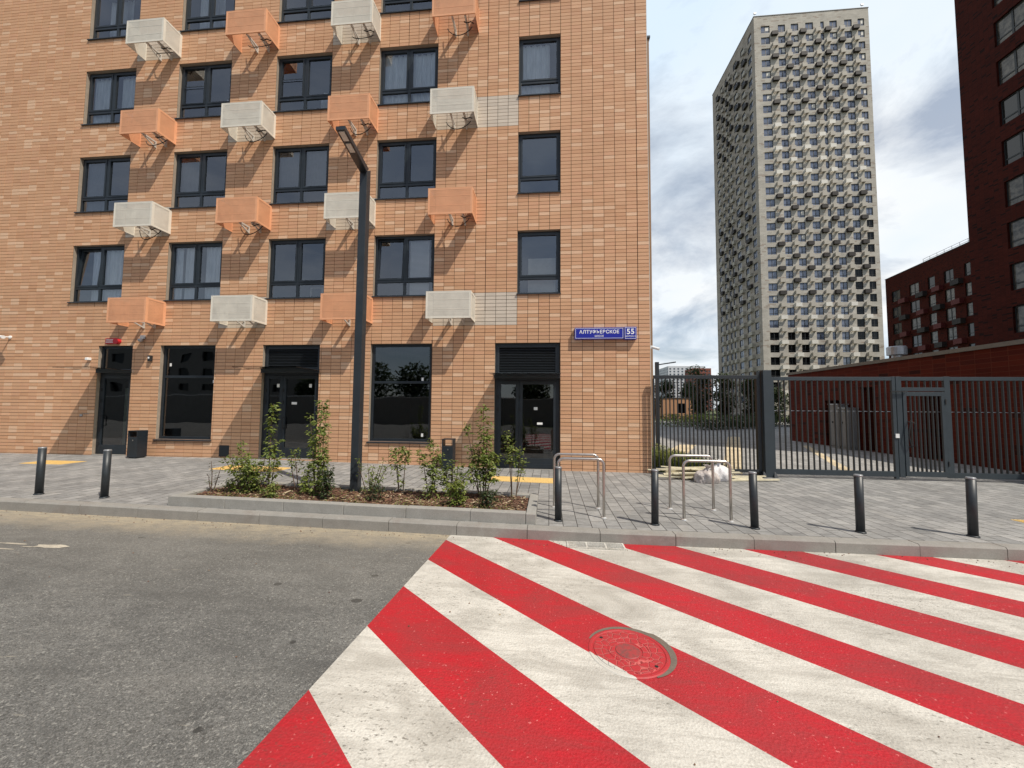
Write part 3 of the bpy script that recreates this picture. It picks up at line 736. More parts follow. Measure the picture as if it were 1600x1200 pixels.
# street name sign
sg = thing('street_sign', 'blue street name and house number sign with white lettering on tan brick', 'sign', (1.49,-.05,3.68))
mb = MB(); mb.box(.68, 1.975, -.13, -.004, 3.535, 3.845); mb.build('name_plate', 'sign_blue', sg, bevel=.008)
mb = MB(); mb.box(1.99, 2.31, -.13, -.004, 3.52, 3.86); mb.build('number_plate', 'sign_blue', sg, bevel=.008)
def border(x0, x1, z0, z1, y, w, par):
    b = MB(); b.box(x0,x1,y-.002,y,z0,z0+w); b.box(x0,x1,y-.002,y,z1-w,z1); b.box(x0,x0+w,y-.002,y,z0+w,z1-w); b.box(x1-w,x1,y-.002,y,z0+w,z1-w); b.build('border', 'sign_white', par)
border(.70, 1.955, 3.555, 3.825, -.1305, .008, sg); border(2.005, 2.295, 3.54, 3.84, -.1305, .008, sg)
def text(body, x, z, size, par, off=.006, sx=1.):
    cu = bpy.data.curves.new('lettering', 'FONT'); cu.body = body; cu.size = size; cu.space_character = 1.06; cu.align_x = 'CENTER'; cu.align_y = 'CENTER'; cu.extrude = .0015; cu.offset = off; cu.materials.append(MT['sign_white'])
    o = bpy.data.objects.new('lettering', cu); COL.objects.link(o); o.parent = par; o.location = Vector((x, -.1325, z)) - W[par.name]; o.rotation_euler = (PI/2, 0, 0); o.scale = (sx,1,1)
    dg = bpy.context.evaluated_depsgraph_get(); me = bpy.data.meshes.new_from_object(o.evaluated_get(dg)); q = bpy.data.objects.new('lettering', me); COL.objects.link(q)
    q.parent = par; q.location = o.location; q.rotation_euler = o.rotation_euler; q.scale = o.scale; bpy.data.objects.remove(o); q.name = 'lettering'
text('АЛТУФЬЕВСКОЕ', 1.33, 3.725, .128, sg, .0022, .97); text('ШОССЕ', 1.33, 3.615, .062, sg, .001); text('55', 2.15, 3.725, .20, sg, .004); text('КОРПУС 2', 2.15, 3.60, .05, sg, .0008)

# alarm box, cameras and small wall devices
al = thing('alarm_sounder', 'red alarm box with round siren above the single glazed door', 'alarm', (-13.3,-.03,3.6))
mb = MB(); mb.box(-13.5,-13.14,-.07,-.002,3.52,3.69); mb.build('case', 'red_plastic', al, bevel=.01)
mb = MB(); 
for z in (3.555,3.595,3.635): mb.box(-13.47,-13.2,-.074,-.0705,z,z+.018)
mb.build('front_strip', 'white_plastic', al)
mb = MB(); mb.tube([(-13.11,-.002,3.60),(-13.11,-.10,3.60)], .09, 16); mb.build('siren', 'red_plastic', al)
def camera_thing(label, p, d, white=True):
    t = thing('security_camera', label, 'camera', p); p = Vector(p); d = Vector(d)
    m_ = MB(); m_.tube([p, p+d*.28], .042, 12); m_.tube([p+d*.28, p+d*.31], .05, 12); m_.build('housing', 'white_plastic', t)
    m_ = MB(); q = p+d*.08; m_.tube([(q.x, -.003, q.z+.02), (q.x, q.y, q.z)], .018, 8); m_.tube([(q.x,-.003,q.z+.02),(q.x,-.03,q.z+.02)], .05, 12); m_.build('arm', 'white_plastic', t)
camera_thing('white bullet camera on tan brick at the far left edge', (-16.98,-.22,3.75), (.93,-.28,-.12))
t = thing('security_camera', 'white bullet camera at the tan block\'s right corner', 'camera', (2.75,-.02,3.29)); p = Vector((2.74,.02,3.33))
mb = MB(); mb.tube([p, p+Vector((.16,-.10,-.07))], .035, 12); mb.build('housing', 'white_plastic', t); mb = MB(); mb.box(2.698,2.76,.0,.06,3.29,3.37); mb.build('arm', 'white_plastic', t)
t = thing('dome_camera', 'pale dome camera on brick between the single door and first shop window', 'camera', (-12.3,-.05,3.63))
mb = MB(); mb.box(-12.36,-12.2,-.05,-.002,3.66,3.78); mb.build('mount', 'galv', t, bevel=.01); mb = MB(); mb.lathe((-12.28,-.09,3.56), [(.01,0),(.05,.015),(.065,.05),(.07,.09),(.05,.10)], 16); mb.build('dome', 'galv', t, smooth=True)
t = thing('motion_sensor', 'small white sensor on brick beside the single glazed door', 'sensor', (-14.05,-.03,3.05)); mb = MB(); mb.box(-14.1,-14.0,-.11,-.002,3.02,3.10); mb.build('case', 'white_plastic', t, bevel=.01)
t = thing('wall_light', 'small black wall light left of the first shop window', 'light', (-11.98,-.05,3.08)); mb = MB(); mb.box(-12.02,-11.93,-.09,-.002,2.98,3.16); mb.build('case', 'rubber', t, bevel=.01); mb = MB(); mb.box(-12.0,-11.95,-.094,-.0905,3.06,3.11); mb.build('lens', 'sticker', t)
t = thing('cable_outlet', 'tiny metal outlet with a wire stub on brick left of the single door', 'outlet', (-14.2,-.02,1.35)); mb = MB(); mb.box(-14.24,-14.16,-.03,-.002,1.31,1.37); mb.tube([(-14.16,-.02,1.38),(-13.95,-.012,1.385)], .006, 5); mb.build('stub', 'galv', t)

# ------------------------------------------------------------------ street furniture
def lit_bin(x, y, z, label):
    t = thing('litter_bin', label, 'bin', (x,y,z), 'litter bins by the facade')
    w = .15; m_ = MB(); m_.box(x-w,x+w,y-w,y+w,z+.03,z+.60); m_.box(x-w+.03,x+w-.03,y-w+.03,y+w-.03,z,z+.03); m_.build('body', 'anthracite', t, bevel=.006)
    m_ = MB()
    for sx in (-1,1):
        m_.box(x+sx*w-(.02 if sx>0 else 0), x+sx*w+(.02 if sx<0 else 0), y-w, y+w, z+.602, z+.77)
    m_.box(x-w,x+w,y-w,y+w,z+.771,z+.79); m_.build('hood', 'anthracite', t)
    m_ = MB(); m_.tube([(x+.02,y-w-.004,z+.50),(x+.02,y-w-.004,z+.53)], .012, 8); m_.build('lock', 'steel', t)
lit_bin(-11.83, -.38, .145, 'dark square litter bin beside the single glazed door')
lit_bin(-2.67, -.36, .05, 'dark litter bin with open hood behind the planter shrubs')

def bollard_proto():
    t = thing('bollard', 'x', 'bollard', (0,0,0), 'bollards along the kerb')
    m_ = MB(); m_.lathe((0,0,0), [(.052,0),(.052,.775)], 24); m_.build('post', 'bollard_paint', t, smooth=False)
    m_ = MB(); m_.lathe((0,0,.775), [(.050,0),(.053,.004),(.053,.018),(.046,.026)], 24); m_.build('cap', 'bollard_cap', t)
    m_ = MB(); m_.lathe((0,0,.0), [(.066,0),(.064,.012),(.0535,.02)], 24); m_.build('collar', 'bollard_paint', t)
    for ch in t.children:
        ch.data.polygons.foreach_set('use_smooth', [len(p.vertices) == 4 for p in ch.data.polygons])
    return t
bl = [(-8.69,'dark bollard furthest left on the kerb, yellow tactile paving behind it'), (-7.44,'dark bollard just left of the planter corner'), (.14,'dark bollard overlapping the bike hoops nearest the planter'),
      (1.545,'dark bollard in front of the brick corner, between the two pairs of hoops'), (2.93,'dark bollard just right of the second pair of hoops'), (4.33,'dark bollard in front of the middle of the barred gate'), (5.75,'dark bollard furthest right, past the wicket door')]
proto = bollard_proto()
for i, (x, l) in enumerate(bl):
    o = proto if i == 0 else dup(proto, (0,0,0))
    o.location = (x, -4.70, zg(x)+.001); o['label'] = l; o.rotation_euler = (R(RND.uniform(-.8,.8)), R(RND.uniform(-.8,.8)), i)

def hoop(x0, x1, y, z, h, label):
    t = thing('bike_rack', label, 'bike rack', ((x0+x1)/2, y, z), 'steel bicycle hoops on the pavement')
    m_ = MB(); r = .09; path = [(x0,y,z)]
    path += [(x0,y,z+h*.5)]
    for i in range(9): a = PI - i*PI/16; path.append((x0+r+r*math.cos(a), y, z+h-r+r*math.sin(a)))
    for i in range(9): a = PI/2 - i*PI/16; path.append((x1-r+r*math.cos(a), y, z+h-r+r*math.sin(a)))
    path += [(x1,y,z+h*.5),(x1,y,z)]
    # turn the hoop by building it from explicit points
    m_.tube(path, .0215, 14); m_.build('hoop', 'steel', t, smooth=True)
    for x in (x0, x1):
        q = MB(); q.lathe((x,y,z+.001), [(.045,0),(.042,.012),(.023,.022)], 16); q.build('foot_flange', 'chrome_tip', t)
hoop(.09, .83, -3.88, zg(.5), .90, 'steel bike hoop nearest the brick wall, behind the left pair\'s front hoop')
hoop(.14, .845, -4.46, zg(.5), .90, 'front steel bike hoop of the left pair beside the planter')
hoop(2.045, 2.75, -3.74, zg(2.4), .90, 'rear steel bike hoop of the right pair near the white sacks')
hoop(2.055, 2.74, -4.40, zg(2.4), .90, 'front steel bike hoop of the right pair, in front of the sacks')

# street lamp: square mast with a folded head
lamp = thing('street_lamp', 'tall dark square street lamp standing in the planter', 'street lamp', (-3.455,-3.88,.06))
mb = MB(); x0, x1, y0, y1 = -3.525, -3.385, -3.955, -3.805; ztop = 6.16
mb.hexa([(x0,y0,.0),(x1,y0,.0),(x1,y1,.0),(x0,y1,.0),(x0,y0,6.05),(x1,y0,6.05),(x1,y1,6.16),(x0,y1,6.16)]); mb.build('mast', 'lamp_paint', lamp, bevel=.004)
# head: from the mast top toward the road, leaning a little to its right
A0 = Vector((-3.455,-3.955,6.05)); A1 = Vector((-3.15,-5.30,5.86)); dr = (A1-A0)
def hp(t, s, h): return A0 + dr*t + Vector((s, 0, 0)) + Vector((0, .0, h))
mb = MB()
p = [hp(0,-.07,0), hp(0,.07,0), (x1,y1,6.162), (x0,y1,6.162)]
mb.hexa([hp(1,-.075,0), hp(1,.075,0), hp(0,.07,.0), hp(0,-.07,.0), hp(1,-.075,.055), hp(1,.075,.055), hp(-.1,.07,.112), hp(-.1,-.07,.112)]); head = mb.build('head', 'lamp_paint', lamp)
for a, b in ((.52,.72), (.78,.97)):
    q = MB(); q.hexa([hp(b,-.04,-.012), hp(b,.045,-.012), hp(a,.045,-.012), hp(a,-.04,-.012), hp(b,-.04,-.001), hp(b,.045,-.001), hp(a,.045,-.001), hp(a,-.04,-.001)]); q.build('led_panel', 'lamp_led', head)

# planter
pt = thing('planter', 'low grey stone planter with soil and shrubs beside the kerb', 'planter', (-3.1,-4.3,.1))
PX0, PX1, PY0, PY1 = -6.0, -.185, -4.96, -3.58
mb = MB(); rnd = random.Random(5)
def stone(a, b, c, d):
    za, zb = zg(a)+.15, zg(b)+.15; e = .003; j = rnd.uniform(-.003,.003)
    mb.hexa([(a+e,c,za-.3),(b-e,c,zb-.3),(b-e,d,zb-.3),(a+e,d,za-.3),(a+e,c,za+j),(b-e,c,zb+j),(b-e,d,zb+j),(a+e,d,za+j)])
x = PX0
while x < PX1-.16:
    b = min(x+.97, PX1-.15); stone(x, b, PY0, PY0+.15); stone(x, b, PY1-.15, PY1); x = b
stone(PX0, PX0+.15, PY0+.153, PY1-.153); stone(PX1-.15, PX1, PY0, PY0+.62); stone(PX1-.15, PX1, PY0+.624, PY1)
mb.build('border', 'planter_stone', pt, bevel=.008)
mb = MB(); nx, ny = 90, 24; sx0, sx1, sy0, sy1 = PX0+.14, PX1-.14, PY0+.14, PY1-.14
def sz(x, y): return zg(x)+.105+.03*noise.noise(Vector((x*2,y*2,1)))+.02*noise.noise(Vector((x*9,y*9,4)))
for j in range(ny+1):
    for i in range(nx+1):
        x = sx0+(sx1-sx0)*i/nx; y = sy0+(sy1-sy0)*j/ny; mb.v.append((x,y,sz(x,y)))
for j in range(ny):
    for i in range(nx):
        a = j*(nx+1)+i; mb.face((a,a+1,a+nx+2,a+nx+1))
mb.build('soil', 'soil', pt, smooth=True)
mb = MB()
for i in range(4200):
    x = rnd.uniform(sx0+.02,sx1-.02); y = rnd.uniform(sy0+.01,sy1-.01); z = sz(x,y)+rnd.uniform(0,.02); w = rnd.uniform(0,PI); L = rnd.uniform(.012,.045); b = rnd.uniform(.005,.014); t = rnd.uniform(-.5,.5)
    u = Vector((math.cos(w),math.sin(w),t*.5))*L; v = Vector((-math.sin(w),math.cos(w),rnd.uniform(-.5,.5)))*b; p = Vector((x,y,z))
    mb.quad(p-u-v, p+u-v, p+u+v, p-u+v)
o = mb.build('mulch', 'mulch', pt); o['kind'] = 'stuff'

# ------------------------------------------------------------------ plants
def add_leaf(mb, p, d, nrm, L, wd, mi=0):
    d = d.normalized(); s_ = d.cross(nrm)
    if s_.length < 1e-4: s_ = d.cross(Vector((.3,.5,.8)))
    s_.normalize(); n = s_.cross(d)
    a = p; b = p+d*L*.45+s_*wd-n*L*.06; c = p+d*L-n*L*.18; e = p+d*L*.45-s_*wd-n*L*.06; m_ = p+d*L*.5+n*L*.05
    i = len(mb.v); mb.v += [tuple(a), tuple(b), tuple(c), tuple(e), tuple(m_)]
    mb.face((i,i+1,i+4), mi); mb.face((i+1,i+2,i+4), mi); mb.face((i+2,i+3,i+4), mi); mb.face((i+3,i,i+4), mi)
def shrub(x, y, stems, label, mat='leaf_mid', leafL=.06, seed=0, name='shrub', z=None, group='young shrubs in the planter'):
    """stems: (dx, dy, height, first leaf height fraction, leaves, spread radius)"""
    rr = random.Random(seed); z = sz(x,y)-.02 if z is None else z
    t = thing(name, label, 'shrub', (x,y,z), group)
    st = MB(); lf = MB()
    for dx, dy, h, f0, n, sp in stems:
        top = Vector((x+dx*1.0, y+dy, z+h)); b = Vector((x+dx*.25+rr.uniform(-.02,.02), y+dy*.25, z)); mid = b.lerp(top, .5)+Vector((rr.uniform(-.04,.04),rr.uniform(-.04,.04),0))
        path = [b*(1-q)**2+mid*2*q*(1-q)+top*q*q for q in [i/8 for i in range(9)]]
        st.tube(path, [.0085*(1-.75*i/8)+.0018 for i in range(9)], 5)
        for k in range(int(n*.72)):
            q = f0+(1-f0)*rr.random()**.9; i = min(int(q*8), 7); p = path[i].lerp(path[i+1], q*8-i)
            w = rr.uniform(0, 2*PI); r = sp*rr.random()**.7*(1.15-.6*q)
            e = p+Vector((math.cos(w)*r, math.sin(w)*r, rr.uniform(-.03,.05)+r*.25))
            if r > .05 and k % 4 == 0: st.tube([p, (p+e)/2+Vector((0,0,.01)), e], [.003,.002,.0012], 4, caps=False)
            for q2 in range(2):
                d = Vector((math.cos(w+rr.uniform(-1.3,1.3)), math.sin(w+rr.uniform(-1.3,1.3)), rr.uniform(-.7,.45)))
                add_leaf(lf, e+Vector((rr.uniform(-.02,.02),rr.uniform(-.02,.02),rr.uniform(-.02,.02))), d, Vector((rr.uniform(-.4,.4),rr.uniform(-.4,.4),1)), leafL*rr.uniform(.6,1.25), leafL*rr.uniform(.22,.36))
    st.build('stems', 'twig', t); lf.build('foliage', mat, t)
    return t
def bushy(n, h, sp, leaves, rr, f0=.05, r=.12):
    return [(rr.uniform(-sp,sp), rr.uniform(-sp*.6,sp*.6), h*rr.uniform(.65,1.05), f0, leaves, r) for _ in range(n)]
q = random.Random(21)
shrub(-5.72,-4.45, [(-.04,0,.55,.2,16,.03),(.10,.05,.42,.2,18,.04),(-.12,.05,.3,.2,10,.03)], 'thin purplish twiggy shrub at the planter\'s left end', 'leaf_purple', .04, 1)
shrub(-5.52,-4.2, bushy(7,.24,.14,22,q), 'small low green shrub beside the twiggy one at the left end', 'leaf_mid', .045, 2)
shrub(-5.12,-4.3, bushy(16,.62,.38,70,q)+[(-.32,.1,.85,.3,60,.09)], 'biggest rounded bush near the planter\'s left end', 'leaf_mid', .062, 3)
shrub(-5.02,-4.0, [(.02,.0,1.55,.32,120,.10),(.06,.05,.9,.2,60,.10)], 'tall leafy spire rising behind the biggest bush', 'leaf_mid', .085, 4)
shrub(-4.55,-4.6, bushy(6,.26,.12,28,q), 'low clump at the front, right of the biggest bush', 'leaf_mid', .05, 5)
shrub(-4.38,-4.1, [(-.12,0,.75,.45,60,.12),(-.2,.05,.6,.3,40,.09)], 'slender shrub with a leafy top before the middle door', 'leaf_mid', .06, 6)
shrub(-4.12,-4.3, bushy(3,.55,.06,70,q,.1,.09), 'narrow yellow-green column left of the tall sparse stems', 'leaf_bright', .055, 7)
shrub(-4.22,-3.8, [(-.2,0,1.35,.45,60,.09),(.12,.0,1.5,.35,75,.11),(.0,.05,1.1,.6,24,.08)], 'tall sparse stems in front of the middle double door', 'leaf_mid', .075, 8)
shrub(-3.95,-4.25, [(.03,0,1.62,.25,170,.13),(-.08,.0,1.0,.15,120,.12),(.10,0,.8,.05,120,.13),(.0,.1,.7,.05,90,.14)], 'tallest dense leafy shrub just left of the lamp post', 'leaf_mid', .08, 9)
shrub(-3.68,-4.45, bushy(4,.62,.10,70,q,.05,.09), 'dark green shrub touching the lamp post\'s left side', 'leaf_dark', .06, 10)
shrub(-3.12,-4.0, bushy(7,.60,.28,34,q,.15,.07), 'loose wispy shrub right of the lamp post', 'leaf_mid', .05, 11)
shrub(-2.86,-4.45, bushy(5,.34,.14,30,q), 'small low shrub right of the lamp post at the front', 'leaf_dark', .05, 12)
shrub(-2.62,-3.85, [(-.12,0,.78,.45,110,.14),(.08,0,.82,.62,70,.12),(-.1,0,.45,.2,40,.08)], 'shrub with bare legs and two leafy heads under the right shop window', 'leaf_mid', .07, 13)
shrub(-1.98,-4.1, [(0,0,1.02,.2,150,.13),(-.22,0,.85,.55,50,.1),(.10,0,.75,.2,90,.14),(.0,0,.5,.0,60,.12)], 'upright dark shrub left of the litter bin', 'leaf_mid', .075, 14)
shrub(-1.62,-3.95, bushy(6,.66,.22,50,q,.25,.12), 'airy shrub in front of the litter bin', 'leaf_mid', .065, 15)
shrub(-1.45,-4.5, bushy(8,.42,.16,50,q), 'bright low bush before the litter bin', 'leaf_bright', .055, 16)
shrub(-1.12,-3.95, [(-.02,0,1.55,.38,130,.15),(.06,0,1.2,.4,90,.16),(-.32,.0,1.28,.82,26,.09)]+bushy(8,.85,.3,80,q,.35,.16), 'widest tall shrub left of the right hand door', 'leaf_mid', .078, 17)
shrub(-.95,-4.5, bushy(6,.28,.12,36,q), 'low dark clump at the foot of the widest shrub', 'leaf_dark', .055, 18)
shrub(-.62,-3.85, [(-.12,0,1.15,.5,80,.13),(.0,0,.95,.55,80,.14),(.12,0,.85,.5,60,.12),(.2,0,.7,.5,30,.09)], 'thin stemmed shrub at the planter\'s right end', 'leaf_mid', .065, 19)

wd_ = MB(); rr = random.Random(91)
for k in range(2600):
    x = rr.uniform(PX0+.2, PX1-.2); cl = noise.noise(Vector((x*1.7, 3., 1.)))
    if cl < -.05 and rr.random() < .8: continue
    y = rr.uniform(PY0+.17, PY1-.2) if rr.random() < .6 else PY0+.18+.2*rr.random(); z = sz(x,y)+.09*rr.random()**2
    add_leaf(wd_, Vector((x,y,z)), Vector((rr.gauss(0,1),rr.gauss(0,1),rr.uniform(0,.9))), Vector((rr.gauss(0,.4),rr.gauss(0,.4),1)), rr.uniform(.015,.04), .008, 1 if rr.random() < .3 else 0)
o = wd_.build('weeds', ['leaf_mid', 'dry_leaf'], pt); o['kind'] = 'stuff'
def tree(x, y, h, cr, n, leaf_s, label, mat='leaf_dark', seed=0, trunk=.35, name='tree', ell=1.0, group=None, cat='tree', z0=-.03):
    rr = random.Random(seed); t = thing(name, label, cat, (x,y,z0), group)
    tb = MB(); H = h*trunk; tb.tube([(x,y,z0),(x+.05*h*rr.uniform(-.4,.4),y,z0+H),(x,y,z0+h*.8)], [.022*h,.016*h,.004*h], 8)
    blobs = []
    for i in range(16):
        a = rr.uniform(0,2*PI); f = rr.uniform(.0,1); zz = H*.8+(h-H*.8)*f; rad = cr*math.sin(PI*min(.97,max(.1,f*.85+.1)))*rr.uniform(.2,.75)
        c = Vector((x+math.cos(a)*rad, y+math.sin(a)*rad, z0+zz)); blobs.append((c, cr*rr.uniform(.28,.5)))
        tb.tube([(x,y,z0+max(H*.6,zz*.55)), tuple(c)], [.007*h,.002*h], 5)
    tb.build('trunk', 'bark', t)
    lf = MB()
    for k in range(n):
        c, r = blobs[rr.randrange(len(blobs))]
        v = Vector((rr.gauss(0,1),rr.gauss(0,1),rr.gauss(0,1))).normalized()*r*(rr.random()**.35); v.z *= ell
        add_leaf(lf, c+v, Vector((rr.gauss(0,1),rr.gauss(0,1),rr.gauss(0,.6))), Vector((rr.gauss(0,.6),rr.gauss(0,.6),1)), leaf_s*rr.uniform(.6,1.3), leaf_s*.35)
    lf.build('crown', mat, t); return t
gt = 'trees beyond the barred fence'
tree(8.6,24,3.6,1.3,1500,.20,'dark slim tree beside the far lamp post by the block\'s corner','leaf_dark',31,.25,group=gt)
tree(17.0,36,6.3,2.1,2600,.28,'dark bushy tree in front of the pale tower\'s left edge','leaf_dark',32,.2,group=gt)
tree(20.3,37,5.6,1.9,2400,.28,'dark tree at the pale tower\'s foot, second from its edge','leaf_dark',33,.2,group=gt)
tree(21.8,34,4.6,1.9,2400,.26,'dark tree just left of the main gate post','leaf_dark',34,.15,group=gt)
tree(25.5,37,4.6,1.9,2000,.26,'dark tree seen through the gate left of the low red wall','leaf_dark',35,.2,group=gt)
tree(38,120,9.5,4.2,1800,.7,'distant dark green tree between brown high-rise and pale tower','leaf_dark',36,.2,group=gt)
tree(44,118,9.5,4.0,1800,.7,'distant tree behind the pale tower\'s left edge','leaf_dark',37,.2,group=gt)
# clipped greenery at the back of the yard
def hedge(x0, y0, x1, y1, h, wd, n, s_, mat, label, seed, name='hedge'):
    rr = random.Random(seed); lf = MB(); d = Vector((x1-x0,y1-y0,0)); L = d.length
    for k in range(n):
        u = rr.random(); e = h*(.75+.3*noise.noise(Vector((u*L*.8, seed, 0))))
        p = Vector((x0,y0,0))+d*u+Vector((rr.gauss(0,wd*.4),rr.gauss(0,wd*.4), e*rr.random()**.8))
        add_leaf(lf, p, Vector((rr.gauss(0,1),rr.gauss(0,1),rr.gauss(0,.7))), Vector((rr.gauss(0,.5),rr.gauss(0,.5),1)), s_*rr.uniform(.6,1.3), s_*.33)
    o = lf.build(name, mat); tag(o, label, 'hedge', kind='stuff'); return o
hedge(12,22,20,27,1.15,1.0,3600,.16,'leaf_dark','dark ground-hugging greenery across the back of the yard',41)
hedge(16.5,30,27,31,1.5,1.2,3600,.18,'leaf_dark','dark shrubbery at the foot of the pale tower',42)
hedge(10.5,27,15.5,29,1.5,.9,2400,.16,'leaf_bright','bright green bushes in front of the small tan pavilion',43)
# tall weeds by the building corner
rr = random.Random(9); lf = MB()
for k in range(5200):
    x = 2.75+rr.random()**1.1*(2.1 if rr.random()<.8 else 2.9); y = .35+rr.random()**1.3*3.6
    if (x-2.7)*.9+(y*.15) > 2.3: continue
    h = rr.uniform(.10,.42)*(1.25-(x-2.7)*.28); w = rr.uniform(0,2*PI); b = Vector((x,y,-.01)); l = Vector((math.cos(w),math.sin(w),0))*h*rr.uniform(.1,.5); s_ = Vector((-math.sin(w),math.cos(w),0))*rr.uniform(.003,.007)
    i = len(lf.v); m1 = b+l*.4+Vector((0,0,h*.65)); tp = b+l+Vector((0,0,h))
    lf.v += [tuple(b-s_),tuple(b+s_),tuple(m1+s_),tuple(m1-s_),tuple(tp)]; lf.face((i,i+1,i+2,i+3)); lf.face((i+3,i+2,i+4))
for k in range(1500):
    x = 2.85+rr.random()*1.2; y = .5+rr.random()*2.6; h = rr.random()*.75*(1.1-(x-2.7)*.45)
    add_leaf(lf, Vector((x,y,max(.03,h))), Vector((rr.gauss(0,1),rr.gauss(0,1),rr.gauss(0,.5))), Vector((0,0,1)), rr.uniform(.04,.09), .016)
tag(lf.build('weeds', 'grass_blade'), 'tall grass and weeds behind the fence at the block\'s corner', 'weeds', kind='stuff')

# ------------------------------------------------------------------ fence and gate
FY = -.15
def bars(mb, x0, x1, z0, z1, step, w=.022, dpt=.042, y=FY):
    n = int(round((x1-x0)/step)); s_ = (x1-x0)/n
    for i in range(1, n):
        x = x0+i*s_; mb.box(x-w/2, x+w/2, y-dpt/2, y+dpt/2, z0, z1)
fn = thing('fence', 'dark barred fence panel between the tan brick corner and gate post', 'fence', (4,FY,0))
mb = MB(); mb.box(2.72,5.27,FY-.03,FY+.03,2.47,2.56); mb.box(2.72,5.27,FY-.03,FY+.03,.10,.17); mb.box(2.70,2.74,FY-.03,FY+.03,.02,2.47); mb.build('frame', 'fence_paint', fn, bevel=.003)
for i in range(25):
    x = 2.74+(5.27-2.74)*(i+1)/26; mb = MB(); mb.box(x-.011,x+.011,FY-.022,FY+.022,.17,2.47); mb.build('bar', 'fence_paint', fn)
gp = thing('gate_post', 'double dark steel post between fence panel and barred gate', 'post', (5.45,FY,0))
mb = MB(); mb.box(5.28,5.37,FY+.0,FY+.10,-.02,2.66); mb.build('rear_post', 'fence_paint', gp); mb = MB(); mb.box(5.40,5.60,FY-.09,FY+.09,-.02,2.69); mb.build('front_post', 'gate_paint', gp, bevel=.006)
mb = MB()
for x in (5.36,5.62): mb.hexa([(x-.05,FY-.15,-.01),(x+.05,FY-.15,-.01),(x+.05,FY+.1,-.01),(x-.05,FY+.1,-.01),(x-.015,FY-.09,.13),(x+.015,FY-.09,.13),(x+.015,FY+.08,.13),(x-.015,FY+.08,.13)])
mb.build('foot_gusset', 'fence_paint', gp)
ga = thing('gate', 'wide dark barred gate with a wicket door in front of the low red wall', 'gate', (8.5,FY,0))
GX1 = 14.2; zt = 2.52; zb0 = .07
mb = MB(); mb.box(5.68,8.44,FY-.03,FY+.03,zt-.09,zt); mb.box(5.68,8.44,FY-.03,FY+.03,zb0,zb0+.13); mb.box(5.61,5.68,FY-.03,FY+.03,zb0,zt); mb.box(8.44,8.52,FY-.032,FY+.032,zb0-.05,zt+.01); mb.box(8.535,8.66,FY-.032,FY+.032,zb0,zt+.01)
mb.box(8.66,9.62,FY-.03,FY+.03,zt-.09,zt); mb.box(8.66,9.62,FY-.03,FY+.03,2.17,2.26); mb.box(9.62,9.75,FY-.032,FY+.032,zb0,zt+.01); mb.box(9.75,GX1,FY-.03,FY+.03,zt-.09,zt); mb.box(9.75,GX1,FY-.03,FY+.03,zb0,zb0+.13)
mb.build('frame', 'gate_paint', ga, bevel=.003)
def gbars(par, x0, x1, z0, z1, step=.131):
    n = int(round((x1-x0)/step))
    for i in range(1, n):
        x = x0+i*(x1-x0)/n; m_ = MB(); m_.box(x-.011,x+.011,FY-.022,FY+.022,z0,z1); m_.build('bar', 'fence_paint', par)
gbars(ga, 5.68, 8.44, zb0+.13, zt-.09); gbars(ga, 8.66, 9.62, 2.26, zt-.09); gbars(ga, 9.75, GX1, zb0+.13, zt-.09)
mb = MB(); mb.box(5.68,GX1,FY+.024,FY+.03,1.655,1.67); mb.build('rail', 'galv', ga)
mb = MB(); d0, d1, y0, y1 = 8.67, 9.61, FY-.045, FY+.0; mb.box(d0,d0+.08,y0,y1,zb0+.02,2.15); mb.box(d1-.08,d1,y0,y1,zb0+.02,2.15); mb.box(d0+.08,d1-.08,y0,y1,2.05,2.15); mb.box(d0+.08,d1-.08,y0,y1,zb0+.02,zb0+.14)
wd = mb.build('wicket_door', 'gate_paint', ga, bevel=.003)
for i in range(7):
    x = d0+.08+(d1-d0-.16)*(i+1)/8; m_ = MB(); m_.box(x-.011,x+.011,y0+.002,y1-.002,zb0+.14,2.05); m_.build('bar', 'fence_paint', wd)
m_ = MB(); m_.tube([(8.76,y0,.80),(8.76,y0-.06,.82),(8.70,y0-.07,1.1),(8.76,y0-.06,1.40),(8.76,y0,1.42)], .013, 8); m_.tube([(8.80,y0,.80),(8.86,y0-.05,.85),(8.86,y0-.05,1.38),(8.80,y0,1.44)], .012, 8); m_.build('handle', 'rubber', wd)
m_ = MB(); m_.box(8.46,8.54,FY-.06,FY-.033,1.02,1.12); m_.build('card_reader', 'white_plastic', ga)
m_ = MB(); m_.box(8.36,8.74,FY-.10,FY-.06,2.15,2.17); m_.build('door_closer', 'rubber', ga)
for zz in (.35, 1.85): m_ = MB(); m_.box(9.605,9.63,FY-.06,FY-.034,zz,zz+.12); m_.build('hinge', 'rubber', ga)

# far lamp in the yard
fl = thing('far_street_lamp', 'dark lamp post with a flat arm behind the fence by the brick corner', 'street lamp', (3.93,4,0))
mb = MB(); mb.box(3.86,3.98,3.94,4.06,-.02,3.38); mb.build('mast', 'lamp_paint', fl); mb = MB(); mb.hexa([(3.98,3.96,3.27),(4.58,3.96,3.36),(4.58,4.04,3.36),(3.98,4.04,3.27),(3.98,3.96,3.305),(4.58,3.96,3.40),(4.58,4.04,3.40),(3.98,4.04,3.305)]); mb.build('arm', 'lamp_paint', fl)

